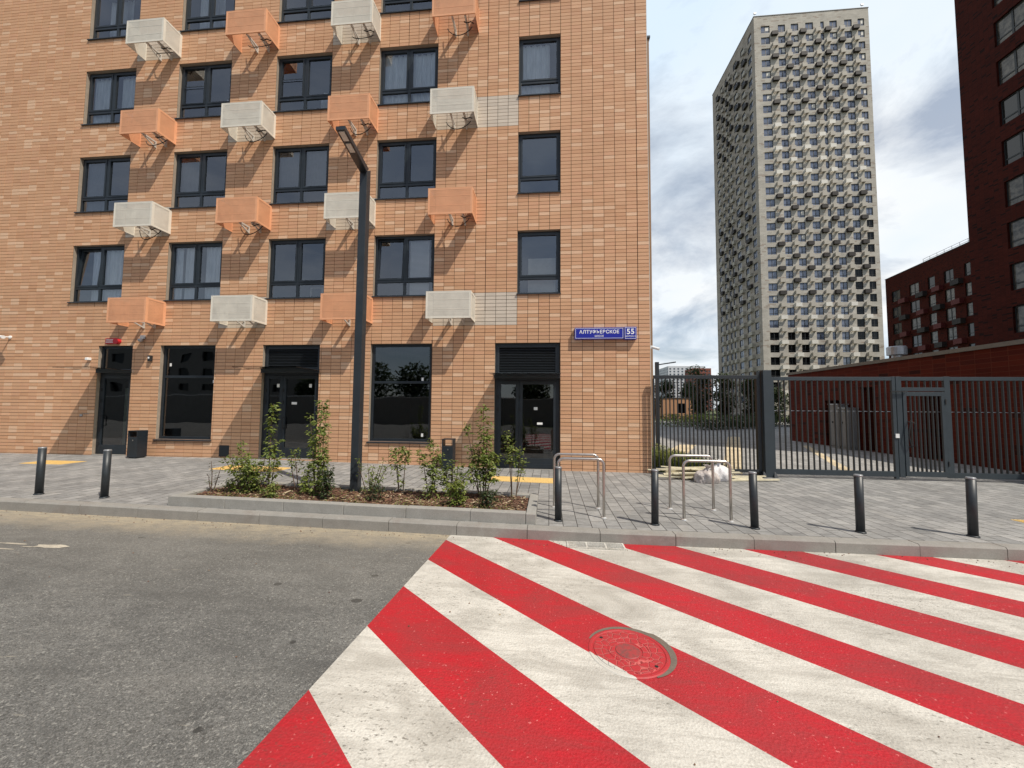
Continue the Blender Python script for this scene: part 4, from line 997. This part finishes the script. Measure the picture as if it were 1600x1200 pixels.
# ------------------------------------------------------------------ rubbish by the fence
def sack(x, y, z, rx, ry, rz, mat, label, seed, tie=True):
    rr = random.Random(seed); t = MB(); nu, nv = 72, 44; f = [rr.uniform(0,6) for _ in range(6)]
    for j in range(nv+1):
        v = j/nv; ph = v*PI
        for i in range(nu):
            u = 2*PI*i/nu; fold = 1+.085*math.sin(u*5+f[0]+4*v+1.3*math.sin(u*2+f[2]))+.06*abs(math.sin(u*9+f[1]-6*v))+.22*noise.noise(Vector((math.cos(u)*1.6,math.sin(u)*1.6,v*3+seed)))+.16*abs(noise.noise(Vector((math.cos(u)*3.5,math.sin(u)*3.5,v*5+seed*3))))
            rr_ = math.sin(ph)**.75*fold; zz = -math.cos(ph)
            if zz < -.55: zz = -.55-(zz+.55)*-.12
            if tie and v > .86: rr_ *= .55+.5*abs(math.sin(u*5))
            t.v.append((x+rx*rr_*math.cos(u), y+ry*rr_*math.sin(u), z+rz*(zz+.58)))
    for j in range(nv):
        for i in range(nu): t.face((j*nu+i, j*nu+(i+1)%nu, (j+1)*nu+(i+1)%nu, (j+1)*nu+i))
    zt_ = z+rz*1.50; b0 = len(t.v); n_ = 36      # tied neck that flares open again
    for r_, h_ in ((.10,0),(.035,.05),(.03,.07),(.055,.10),(.085,.135)):
        for i in range(n_):
            u = 2*PI*i/n_; q_ = r_*(1+.35*math.sin(u*6+seed)*(.3 if h_ < .08 else 1)); t.v.append((x+q_*math.cos(u)+h_*.35, y+q_*math.sin(u)-h_*.3, zt_+h_*(1+.12*math.sin(u*5))))
    for k_ in range(4):
        for i in range(n_): t.face((b0+k_*n_+i, b0+k_*n_+(i+1)%n_, b0+(k_+1)*n_+(i+1)%n_, b0+(k_+1)*n_+i))
    o = t.build('rubbish_sack', mat, None, smooth=True); tag(o, label, 'sack', 'rubbish sacks by the fence'); return o
sack(3.62,-1.15,-.01,.26,.20,.18,'sack_grey','greyish brown rubbish sack, lower and in front of the white one',3)
sack(4.02,-.82,-.01,.27,.20,.23,'sack_white','white rubbish sack behind the greyish one',5)
rr = random.Random(4)
for i in range(40):
    L = rr.uniform(.6,1.6); x = rr.uniform(3.2,4.0) if i < 34 else rr.uniform(4.2,4.75); y = rr.uniform(-.9,-.32); lay = i//7 if i < 34 else 0; z = zg(x)+.015+lay*.05+rr.uniform(0,.012); w = rr.uniform(-.24,.24)
    h = rr.uniform(.012,.022); b = rr.uniform(.02,.045); p = Vector((x,y,z)); u = Vector((math.cos(w),math.sin(w),rr.uniform(-.035,.035)))*L/2; v = Vector((-math.sin(w),math.cos(w),0))*b; k = Vector((0,0,h))
    mb = MB(); mb.hexa([p-u-v-k*.5,p+u-v-k*.5,p+u+v-k*.5,p-u+v-k*.5,p-u-v+k,p+u-v+k,p+u+v+k,p-u+v+k]); tag(mb.build('plank', 'plank'), 'pale wooden offcut in the heap at the foot of the fence', 'plank', 'pale planks heaped by the fence')
# road ironwork
mc = thing('manhole_cover', 'round manhole cover painted red over honeycomb relief', 'manhole cover', (.6,-7.56,-.146))
mb = MB(); zc = -.1455; prof = [(0.0001,.012),(.10,.012),(.105,.006),(.118,.006),(.122,.011),(.165,.011),(.168,.007),(.18,.007),(.184,.011),(.285,.011),(.29,.004),(.302,.004)]
def disc(mb, c, prof, n=72):
    b0 = len(mb.v)
    for r, z in prof:
        for k in range(n): mb.v.append((c[0]+r*math.cos(2*PI*k/n), c[1]+r*math.sin(2*PI*k/n), c[2]+z))
    for i in range(len(prof)-1):
        for k in range(n): mb.face((b0+i*n+k, b0+(i+1)*n+k, b0+(i+1)*n+(k+1)%n, b0+i*n+(k+1)%n))
prof = [(r_*.885, z_*.8) for r_, z_ in prof]
disc(mb, (.6,-7.56,zc), prof); mb.build('cover', 'cover_paint', mc)
mb = MB(); disc(mb, (.6,-7.56,zc), [(.268,.003),(.274,.007),(.292,.007),(.300,.0005)]); mb.build('frame_ring', 'cover_paint', mc)
mb = MB(); 
for k in range(30):
    a0 = R(-62)+k*R(215)/30; a1 = R(-62)+(k+1)*R(215)/30
    def wv(k): 
        s_ = math.sin(PI*k/30); return .012+.045*s_**.8*(1 if k < 16 else .62)
    w0, w1 = wv(k), wv(k+1)
    for (a, w, b, w2) in ((a0, w0, a1, w1),):
        p = lambda a, r: (.6+r*math.cos(a), -7.56+r*math.sin(a), zc+.0028)
        mb.quad(p(a,.301), p(a,.301+w), p(b,.301+w2), p(b,.301))
mb.build('mortar_ring', 'ring_mortar', mc)
for k in (R(-45), R(140)): 
    mb = MB(); mb.lathe((.6+.235*math.cos(k), -7.56+.235*math.sin(k), zc+.0092), [(.014,0),(.012,.001)], 10); mb.build('lifting_hole', 'deep_void', mc)
gr = thing('drain_grate', 'rectangular drain grate painted over with white beside the kerb', 'drain grate', (.62,-5.26,-.14))
mb = MB(); gx0, gx1, gy0, gy1 = .24, 1.0, -5.40, -5.165; zz = -.147
mb.quad((gx0,gy0,zz+.003),(gx1,gy0,zz+.003),(gx1,gy1,zz+.003),(gx0,gy1,zz+.003)); mb.build('pit', 'deep_void', gr)
mb = MB(); mb.box(gx0,gx1,gy0,gy0+.018,zz+.001,zz+.016); mb.box(gx0,gx1,gy1-.018,gy1,zz+.001,zz+.016)
for x in (gx0, gx0+.25, gx0+.5, gx1-.022): mb.box(x, x+.022, gy0+.018, gy1-.018, zz+.001, zz+.0165)
mb.build('frame', 'paint_white', gr)
mb = MB(); n = 6
for i in range(1, n): y = gy0+(gy1-gy0)*i/n; mb.box(gx0+.022, gx1-.022, y-.005, y+.005, zz+.001, zz+.0145)
mb.build('grille', 'paint_white', gr)
mb = MB(); rr = random.Random(12)
for k in range(420):
    x = rr.uniform(-9,9); y = -5.17-.25*rr.random()**2 if rr.random() < .85 else rr.uniform(-9,-5.2); s_ = rr.uniform(.002,.007); z = zg(x)-.142
    mb.hexa([(x-s_,y-s_,z),(x+s_,y-s_*.7,z),(x+s_*.8,y+s_,z),(x-s_,y+s_*.8,z),(x-s_*.6,y-s_*.5,z+s_),(x+s_*.7,y-s_*.4,z+s_*.9),(x+s_*.5,y+s_*.6,z+s_),(x-s_*.7,y+s_*.5,z+s_*.8)])
tag(mb.build('grit', 'mulch'), 'small stones and grit scattered on the road along the kerb', 'grit', kind='stuff')

# ------------------------------------------------------------------ low red wall building beyond the gate
LOWH = [(-9.49,-8.55,0.0,2.13), (-7.3,-6.55,0.0,2.65), (-4.6,-3.72,.0,2.2), (-1.2,.9,0.0,2.6)]
lw = thing('low_brick_building', 'long low dark red brick building behind the barred gate', 'building', (16,4,0))
LX = 13.2; y0, y1 = -2.2, 12.35; ztp = 3.58
hl = LOWH
mb = MB(); wall_holes(mb, (LX,0,0), (0,-1,0), (-1,0,0), -y1, -y0, -.05, ztp, hl, .7, 0, 0)
mb.quad((LX,y1,-.05),(28,y1,-.05),(28,y1,ztp),(LX,y1,ztp)); mb.quad((28,y0,-.05),(LX,y0,-.05),(LX,y0,ztp),(28,y0,ztp)); mb.quad((28,y1,-.05),(28,y0,-.05),(28,y0,ztp),(28,y1,ztp))
for h in hl: mb.quad((LX+.7,-h[0],h[2]),(LX+.7,-h[1],h[2]),(LX+.7,-h[1],h[3]),(LX+.7,-h[0],h[3]))
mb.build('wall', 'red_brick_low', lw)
mb = MB(); mb.box(LX-.06,28,y0,y1+.06,ztp+.002,ztp+.13); mb.build('roof', 'stone_roof', lw)
for a, b, c, d in hl:
    m_ = MB(); n = 2
    for i in range(n):
        ya, yb = -b+(b-a)*i/n+.03, -b+(b-a)*(i+1)/n-.03; m_.box(LX+.60,LX+.65,ya,yb,.04,d-.05)
    m_.build('service_door', 'deep_void', lw)
for y, z, hh, ww in ((6.9,1.1,.5,.3),(6.3,.9,1.3,.16),(5.9,1.7,.2,.2),(3.2,1.4,.3,.25),(2.8,1.9,.2,.18)):
    m_ = MB(); m_.box(LX+.55,LX+.59,y-ww/2,y+ww/2,z,z+hh); m_.build('notice', 'bracket' , lw)
m_ = MB()
for y, z in ((9.5,1.3),(9.45,.85)): m_.tube([(LX+.54,y,z),(LX+.59,y,z)], .05, 8)
m_.build('marker_lamp', 'yellow_spot', lw)
m_ = MB(); m_.lathe((16.2,9.15,3.7), [(.19,0),(.19,.55),(.36,.58),(.36,.93),(.33,.97)], 20); m_.build('roof_vent', 'galv', lw, smooth=False)

for ya, yb, zz, lb in ((7.95,8.5,1.92,'taller grey utility cabinet against the low red wall'), (7.38,7.9,1.75,'shorter grey utility cabinet nearer the gate\'s wicket door')):
    t = thing('utility_cabinet', lb, 'cabinet', (12.9,(ya+yb)/2,0)); m_ = MB(); m_.box(12.72,13.14,ya,yb,.1,zz); m_.box(12.76,13.1,ya+.04,yb-.04,-.01,.099); m_.build('body', 'cabinet_grey', t, bevel=.01)
    m_ = MB(); m_.box(12.68,13.16,ya-.03,yb+.03,zz+.001,zz+.04); m_.build('lid', 'galv', t)
    m_ = MB(); m_.box(12.712,12.719,ya+.05,yb-.05,.18,zz-.08); m_.build('door', 'cabinet_grey', t); m_ = MB(); m_.box(12.70,12.711,ya+.3,ya+.38,1.1,1.18); m_.build('vent', 'deep_void', t)
# red tower on the right
rt = thing('red_tower', 'tall dark red brick apartment tower filling the right edge', 'building', (38,6,0))
RX = 31; y0, y1, ztp = -8.7, 20.8, 43; hl = []
for fl_ in range(14):
    zt_ = 8.67+2.88*fl_ if fl_ < 12 else 0
    zt_ = 5.83+2.88*fl_
    if zt_ > 41.5: break
    for yy in (18.37, 14.6, 10.8, 7.0): hl.append((-yy, -yy+1.95, zt_-1.8, zt_))
mb = MB(); wall_holes(mb, (RX,0,0), (0,-1,0), (-1,0,0), -y1, -y0, -.2, ztp, hl, .22, 0, 0)
mb.quad((RX,y1,-.2),(46,y1,-.2),(46,y1,ztp),(RX,y1,ztp)); mb.quad((46,y0,-.2),(RX,y0,-.2),(RX,y0,ztp),(46,y0,ztp)); mb.quad((46,y1,-.2),(46,y0,-.2),(46,y0,ztp),(46,y1,ztp)); mb.quad((RX,y0,ztp),(46,y0,ztp),(46,y1,ztp),(RX,y1,ztp))
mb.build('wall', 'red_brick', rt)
bxr = oriented((RX,0,0), (0,-1,0), (-1,0,0))
for h in hl:
    m_ = MB(); simple_window(m_, bxr, h[0], h[1], h[2], h[3], .14, [(h[0]+h[1])/2]); m_.build('window', ['tower_black', RND.choice(('red_glass','pale_pane','pale_pane'))], rt)
    bxr2 = MB(); 
for i, h in enumerate(hl):
    if -18.5 < h[0] < -18 or -14.7 < h[0] < -14.5:
        a = h[1]+.35; m_ = MB()
        bxr(m_, a, a+1.2, -.6, -.58, h[2]-.85, h[2]-.1); bxr(m_, a, a+.02, -.58, -.01, h[2]-.85, h[2]-.1); bxr(m_, a+1.18, a+1.2, -.58, -.01, h[2]-.85, h[2]-.1)
        m_.build('air_conditioner_basket', ('basket_dark','basket_red','pink_board')[(i//4) % 3], rt)

# red mid-rise behind
md = thing('red_midrise', 'dark red mid-rise with a roof railing between pale tower and red tower', 'building', (62,55,0))
ou = Vector((58.8,50.1,0)); uu = Vector((1.8,13.9,0)).normalized(); nn = Vector((-13.9,1.8,0)).normalized()
hl = []; cols_m = [(12.1,14.1),(8.0,10.0),(4.85,6.2),(1.55,3.2),(-1.9,-.2)]
for r_ in range(8):
    zt_ = 22.6-2.88*r_
    if zt_ < 2: break
    for a, b in cols_m: hl.append((a, b, zt_-1.85, zt_))
mb = MB(); wall_holes(mb, ou, uu, nn, -12, 15.5, -.2, 25.3, hl, .2, 0, 0)
P = lambda x, d, z: ou+uu*x-nn*d+Vector((0,0,z))
for a, b in (((-12,0),(-12,16)), ((-12,16),(15.5,16)), ((15.5,16),(15.5,0))): mb.quad(P(*a,-.2),P(*b,-.2),P(*b,25.3),P(*a,25.3))
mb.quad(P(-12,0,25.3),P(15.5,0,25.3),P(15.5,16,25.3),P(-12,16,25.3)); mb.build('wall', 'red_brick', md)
bxm = oriented(ou, uu, nn)
for h in hl:
    m_ = MB(); simple_window(m_, bxm, h[0], h[1], h[2], h[3], .12, [(h[0]+h[1])/2] if h[1]-h[0] > 1.5 else []); m_.build('window', ['tower_black', RND.choice(('red_glass','pale_pane','pale_pane'))], md)
for r_ in range(5):
    for ci, (a, b) in enumerate(((10.2,11.7),(6.4,7.9),(3.3,4.7),(0.,1.4))):
        dark = (ci+r_) % 2 == 1; zt_ = 22.6-2.88*r_-1.95; m_ = MB()
        w = b-a
        bxm(m_, a, b, -.62, -.6, zt_-.75, zt_); bxm(m_, a, a+.03, -.6, -.01, zt_-.75, zt_); bxm(m_, b-.03, b, -.6, -.01, zt_-.75, zt_); bxm(m_, a+.03, b-.03, -.6, -.01, zt_-.74, zt_-.72)
        m_.build('air_conditioner_basket', 'basket_dark' if dark else 'basket_red', md)
m_ = MB(); bxm(m_, -12, 15.55, -.04, .3, 25.302, 25.42); m_.build('parapet_cap', 'tower_black', md)
m_ = MB()
for z in (25.75, 26.15, 26.5): m_.tube([P(8.6,1.2,z), P(-4,1.2,z)], .03, 5)
for i in range(10): m_.tube([P(8.6-i*1.35,1.2,25.42), P(8.6-i*1.35,1.2,26.5)], .03, 5)
m_.build('roof_railing', 'galv', md)

# pale tower
tw = thing('pale_tower', 'very tall beige residential tower with rows of windows and dark baskets', 'building', (62,96,0))
TX0, TX1, TY0, TY1, TZ = 49.3, 75.1, 84.5, 108.7, 97.0
fx = [(50.87,52.9),(54.79,56.42),(57.74,59.42),(61.0,62.74),(64.38,65.16),(66.41,68.06),(69.69,71.36),(72.66,74.1)]
zr = [94.46-2.886*i for i in range(33)]; zr = [z for z in zr if z > 2.5]
hf = [(a, b, z-1.8, z) for z in zr for a, b in fx]
ly = [(-106.6,-104.9),(-103.4,-101.9),(-100.6,-99.3),(-98.4,-97.4),(-95.6,-93.6),(-91.4,-89.8),(-87.7,-85.9)]
hs = [(a, b, z-1.8, z) for z in zr for a, b in ly]
mb = MB(); wall_holes(mb, (0,TY0,0), (1,0,0), (0,-1,0), TX0, TX1, -.3, TZ, hf, .25, 0, 0)
gapx = [(53.25,54.45),(56.55,57.65),(59.7,60.8),(63.0,64.1),(65.3,66.35),(68.35,69.45),(71.45,72.55)]
def colour(r_, g_):
    alt = (r_ + g_) % 2 == 0
    if not alt: return 1
    return 0 if (r_ < 8 or 14 <= r_ < 23) else 2
for r_ in range(len(zr)):      # paler tiles behind the white baskets
    for g_, (a, b) in enumerate(gapx):
        if colour(r_, g_) == 2: mb.box(a-.32, b+.3, TY0-.012, TY0-.002, zr[r_]-2.72, zr[r_]-1.86, 1)
mb.build('front_wall', ['beige_brick', 'basket_white'], tw)
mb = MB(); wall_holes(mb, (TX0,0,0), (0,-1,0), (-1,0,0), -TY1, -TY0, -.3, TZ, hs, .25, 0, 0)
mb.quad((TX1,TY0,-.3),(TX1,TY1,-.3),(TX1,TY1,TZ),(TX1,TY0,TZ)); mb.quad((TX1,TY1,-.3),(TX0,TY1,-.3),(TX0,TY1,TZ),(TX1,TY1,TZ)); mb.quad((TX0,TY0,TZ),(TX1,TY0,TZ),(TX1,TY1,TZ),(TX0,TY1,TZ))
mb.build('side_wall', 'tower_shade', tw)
mb = MB(); mb.box(TX0-.08,TX1+.08,TY0-.08,TY1+.08,TZ+.003,TZ+.15); mb.build('roof', 'tower_black', tw)
bxf = oriented((0,TY0,0), (1,0,0), (0,-1,0)); bxs = oriented((TX0,0,0), (0,-1,0), (-1,0,0))
rest = MB(); cnt = 0; RT = random.Random(8)
def isdark(r_, c_):
    if r_ >= 26 and c_ in (0,1,2): return True
    if r_ >= 19 and c_ in (6,): return True
    if r_ >= 17 and c_ == 7: return True
    return False
order = sorted([(r_, c_) for r_ in range(len(zr)) for c_ in range(8)], reverse=True)
vis = [q for q in order if q[0] <= 30]
sep = set(vis[:100])
for r_, c_ in order:
    a, b = fx[c_]; z = zr[r_]
    gi = 2 if isdark(r_, c_) else 1
    m_ = MB() if (r_, c_) in sep else rest
    simple_window(m_, bxf, a, b, z-1.8, z, .15, [(a+b)/2] if b-a > 1 else [], gi=gi)
    if gi == 1 and RT.random() < (.34 if r_ < 9 else .07) and b-a > 1: bxf(m_, (a+b)/2+.08, b-.12, .175, .182, z-1.15, z-.22, 3)
    if (r_, c_) in sep: m_.build('window', ['tower_black', 'tower_glass', 'dark_glass', 'basket_white'], tw)
for z in zr:
    for a, b in ly: simple_window(rest, bxs, a, b, z-1.8, z, .15, [(a+b)/2] if b-a > 1.2 else [], gi=1)
rest.build('upper_windows', ['tower_black', 'tower_glass', 'dark_glass', 'basket_white'], tw)['kind'] = 'stuff'
gapx = [(53.25,54.45),(56.55,57.65),(59.7,60.8),(63.0,64.1),(65.3,66.35),(68.35,69.45),(71.45,72.55)]
gapy = [(-104.7,-103.6),(-101.7,-100.8),(-99.2,-98.5),(-97.2,-96.1),(-93.4,-92.0),(-89.6,-88.2)]
def tb(m_, B, a, b, z, mi):
    zz0, zz1 = z-2.78, z-1.9
    if mi != 1: a -= .12; b += .12
    B(m_, a, b, -.62, -.6, zz0, zz1, mi); B(m_, a, a+.03, -.6, -.005, zz0, zz1, mi); B(m_, b-.03, b, -.6, -.005, zz0, zz1, mi)
    if mi == 0: B(m_, a+.03, b-.03, -.6, -.01, zz0+.02, zz0+.05, mi)
    B(m_, a+.3, a+.36, -.5, -.005, zz0-.1, zz0, mi)
def colour(r_, g_):
    alt = (r_ + g_) % 2 == 0
    if not alt: return 1
    return 0 if (r_ < 8 or 14 <= r_ < 23) else 2
rest = MB(); count = 0
for r_ in reversed(range(len(zr))):
    for g_, (a, b) in enumerate(gapx):
        mi = colour(r_, g_)
        if r_ <= 29 and count < 100:
            m_ = MB(); tb(m_, bxf, a, b, zr[r_], mi); m_.build('air_conditioner_basket', ['basket_dark','basket_beige','basket_white'], tw); count += 1
        else: tb(rest, bxf, a, b, zr[r_], mi)
    for g_, (a, b) in enumerate(gapy): 
        mi = colour(r_, g_); tb(rest, bxs, a, b, zr[r_], 1 if mi == 2 else mi)
rest.build('upper_baskets', ['basket_dark','basket_beige','basket_white'], tw)['kind'] = 'stuff'
# paler tiles behind the white baskets
mb = MB()
for x in (TX0+.5, TX1-1): mb.tube([(x,TY0+.4,TZ),(x,TY0+.4,TZ+1.1)], .05, 6); mb.box(x-.3,x+.3,TY0+.3,TY0+.5,TZ+1.1,TZ+1.5)
mb.build('roof_mast', 'galv', tw)

# far high-rises and the small pavilion
def highrise(name, label, x0, x1, y0, y1, h, mat, seed, nf, nc, ns):
    t = thing(name, label, 'building', ((x0+x1)/2,(y0+y1)/2,0)); m_ = MB(); hx = []; hy = []
    dz = h/(nf+1)
    for f_ in range(nf):
        for c_ in range(nc):
            w = (x1-x0)/nc; hx.append((x0+w*(c_+.28), x0+w*(c_+.72), dz*(f_+.7), dz*(f_+1.25)))
        for c_ in range(ns):
            w = (y1-y0)/ns; hy.append((-y1+w*(c_+.28), -y1+w*(c_+.72), dz*(f_+.7), dz*(f_+1.25)))
    wall_holes(m_, (0,y0,0), (1,0,0), (0,-1,0), x0, x1, 0, h, hx, .4); wall_holes(m_, (x0,0,0), (0,-1,0), (-1,0,0), -y1, -y0, 0, h, hy, .4)
    m_.quad((x1,y0,0),(x1,y1,0),(x1,y1,h),(x1,y0,h)); m_.quad((x0,y0,h),(x1,y0,h),(x1,y1,h),(x0,y1,h)); m_.quad((x1,y1,0),(x0,y1,0),(x0,y1,h),(x1,y1,h)); m_.build('wall', mat, t)
    b1 = oriented((0,y0,0),(1,0,0),(0,-1,0)); b2 = oriented((x0,0,0),(0,-1,0),(-1,0,0)); w_ = MB()
    for h_ in hx: b1(w_, *h_[:2], .25, .3, *h_[2:])
    for h_ in hy: b2(w_, *h_[:2], .25, .3, *h_[2:])
    o = w_.build('windows', 'far_window', t); o['kind'] = 'stuff'
    return t
highrise('white_highrise', 'distant white high-rise seen above the fence by the brick corner', 120.5, 156, 400, 440, 44.5, 'pale_highrise', 1, 15, 9, 8)
highrise('brown_highrise', 'distant brown high-rise right of the white one', 130, 146.5, 360, 380, 38.3, 'highrise_brown', 2, 13, 5, 4)
pv = thing('pavilion', 'small tan brick pavilion with dark openings behind the fence', 'building', (21,57,0))
hl = [(20.6,22.0,.9,2.5),(23.0,23.4,.9,2.6)]
mb = MB(); wall_holes(mb, (0,55,0), (1,0,0), (0,-1,0), 18.2, 23.9, -.1, 3.3, hl, .5); mb.box(18.2,23.9,55.55,61,-.1,3.3); mb.build('wall', 'pavilion', pv)
mb = MB(); mb.box(18.1,24.0,54.9,61.1,3.302,3.42); mb.build('roof', 'anthracite_sill', pv)
mb = MB()
for a, b, c, d in hl: mb.box(a,b,55.42,55.46,c,d)
mb.build('window', 'dark_glass', pv)

# what stands across the road and shows in the panes
tl = MB(); rr = random.Random(77)
for cx, cy, h, r_ in ((-22,-52,9,3.6),(-14,-50,8,3.2),(-31,-55,10,4.2),(-40,-58,9,4),(6,-60,8,3.5),(-3,-56,7,3),(18,-62,9,4),(-44,-60,8,4)):
    for k in range(1500):
        v = Vector((rr.gauss(0,1),rr.gauss(0,1),rr.gauss(0,1))).normalized()*(rr.random()**.4); p = Vector((cx+v.x*r_, cy+v.y*r_, h*.58+v.z*h*.42))
        add_leaf(tl, p, Vector((rr.gauss(0,1),rr.gauss(0,1),rr.gauss(0,.6))), Vector((0,0,1)), .8*rr.uniform(.6,1.3), .26)
tag(tl.build('treeline', 'leaf_dark'), 'trees across the road mirrored in the ground floor panes', 'trees', kind='stuff')
ob = thing('opposite_block', 'dark block across the road mirrored in the left shop window', 'building', (-75,-66,0))
mb = MB(); hb = [(x_, x_+2.2, z_, z_+1.6) for x_ in range(-108, -46, 5) for z_ in (4.2, 7.2, 10.2, 13.2, 16.2)]
wall_holes(mb, (0,-60,0), (1,0,0), (0,1,0), -110, -46, -.3, 20, hb, .3); mb.quad((-46,-60,-.3),(-46,-75,-.3),(-46,-75,20),(-46,-60,20)); mb.build('wall', 'grey_panel', ob)
mb = MB(); mb.box(-109.5,-46.5,-60.5,-60.4,0,19.5); o = mb.build('windows', 'dark_glass', ob)
hd = thing('hoarding', 'long grey site hoarding across the road mirrored in the shop windows', 'fence', (-10,-30,0))
mb = MB(); mb.box(-60,30,-30.1,-30,-.3,2.6); mb.build('panel', 'grey_panel', hd); mb = MB(); mb.box(-60,30,-30.12,-29.98,2.602,2.7); mb.build('cap', 'galv', hd)

# ------------------------------------------------------------------ camera
f_, pi_, ya_, ro_ = 612.849, .0584, -.0948, .0083
cp, sp_, cy, sy, cr, sr = math.cos(pi_), math.sin(pi_), math.cos(ya_), math.sin(ya_), math.cos(ro_), math.sin(ro_)
fwd = Vector((sy*cp, cy*cp, sp_)); right = Vector((cy, -sy, 0)); up = right.cross(fwd)
r2 = right*cr+up*sr; u2 = up*cr-right*sr
cam = bpy.data.cameras.new('camera'); co = bpy.data.objects.new('camera', cam); COL.objects.link(co)
M = Matrix((r2, u2, -fwd)).transposed().to_4x4(); M.translation = Vector((0,-10.7177,1.70)); co.matrix_world = M
cam.sensor_width = 36; cam.lens = f_/1600*36; cam.clip_start = .05; cam.clip_end = 4000
S.camera = co

# ------------------------------------------------------------------ light
SD = Vector((.455,-.325,.80)).normalized()      # towards the sun
el = math.asin(SD.z); az = math.atan2(SD.x, SD.y)
sun = bpy.data.lights.new('sun', 'SUN'); sun.energy = 4.6; sun.angle = R(.55); sun.color = (1,.93,.82)
so = bpy.data.objects.new('sun', sun); COL.objects.link(so); so.rotation_euler = SD.to_track_quat('Z', 'Y').to_euler(); so.location = (20,-20,60)
w = bpy.data.worlds.new('World'); S.world = w; w.use_nodes = True; nt = w.node_tree; bg = nt.nodes['Background']
sky = nt.nodes.new('ShaderNodeTexSky'); sky.sky_type = 'NISHITA'; sky.sun_disc = False; sky.sun_elevation = el; sky.sun_rotation = az; sky.air_density = 1.0; sky.dust_density = 1.2; sky.ozone_density = 1.4
def nn_(t, **k):
    n = nt.nodes.new(t)
    for a, v in k.items():
        if a.startswith('i_'): n.inputs[a[2:]].default_value = v
        else: setattr(n, a, v)
    return n
tc = nn_('ShaderNodeTexCoord'); sep = nn_('ShaderNodeSeparateXYZ'); nt.links.new(tc.outputs['Generated'], sep.inputs[0])
def ma(op, a, b=None, c=None):
    m = nn_('ShaderNodeMath', operation=op)
    for i, v in enumerate((a,b,c)):
        if v is None: continue
        if isinstance(v, (int,float)): m.inputs[i].default_value = v
        else: nt.links.new(v, m.inputs[i])
    return m.outputs[0]
den = ma('ADD', ma('MAXIMUM', sep.outputs[2], 0.), .30)
cb = nn_('ShaderNodeCombineXYZ'); nt.links.new(ma('DIVIDE', sep.outputs[0], den), cb.inputs[0]); nt.links.new(ma('DIVIDE', sep.outputs[1], den), cb.inputs[1]); cb.inputs[2].default_value = 2.3
n1 = nn_('ShaderNodeTexNoise', i_Scale=2.1, i_Detail=9., i_Roughness=.60, i_Distortion=.4); nt.links.new(cb.outputs[0], n1.inputs['Vector'])
n2 = nn_('ShaderNodeTexNoise', i_Scale=.8, i_Detail=5., i_Roughness=.55); nt.links.new(cb.outputs[0], n2.inputs['Vector'])
rp = nn_('ShaderNodeValToRGB'); rp.color_ramp.elements[0].position = .37; rp.color_ramp.elements[0].color = (.36,.36,.36,1); rp.color_ramp.elements[1].position = .58; nt.links.new(n1.outputs['Fac'], rp.inputs[0])
rc = nn_('ShaderNodeValToRGB'); rc.color_ramp.elements[0].position = .35; rc.color_ramp.elements[0].color = (7.6,9.0,10.4,1); rc.color_ramp.elements[1].position = .62; rc.color_ramp.elements[1].color = (10.2,10.2,10.1,1); nt.links.new(n2.outputs['Fac'], rc.inputs[0])
# thick cloud ahead (north); unseen cover behind the camera thinned to deepen facade shadows
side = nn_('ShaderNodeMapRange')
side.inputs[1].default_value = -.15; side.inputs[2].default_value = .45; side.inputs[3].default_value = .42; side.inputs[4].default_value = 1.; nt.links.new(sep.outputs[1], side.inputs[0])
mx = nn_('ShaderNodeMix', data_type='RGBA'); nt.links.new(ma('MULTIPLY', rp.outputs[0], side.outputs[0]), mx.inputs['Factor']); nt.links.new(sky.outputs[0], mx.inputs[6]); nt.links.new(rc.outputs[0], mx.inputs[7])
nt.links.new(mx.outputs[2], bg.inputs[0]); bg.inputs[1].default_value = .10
S.view_settings.view_transform = 'Standard'; S.view_settings.look = 'None'; S.view_settings.exposure = 0; S.view_settings.gamma = 1; S.view_settings.use_curve_mapping = False
S.cycles.max_bounces = 8; S.cycles.transparent_max_bounces = 12
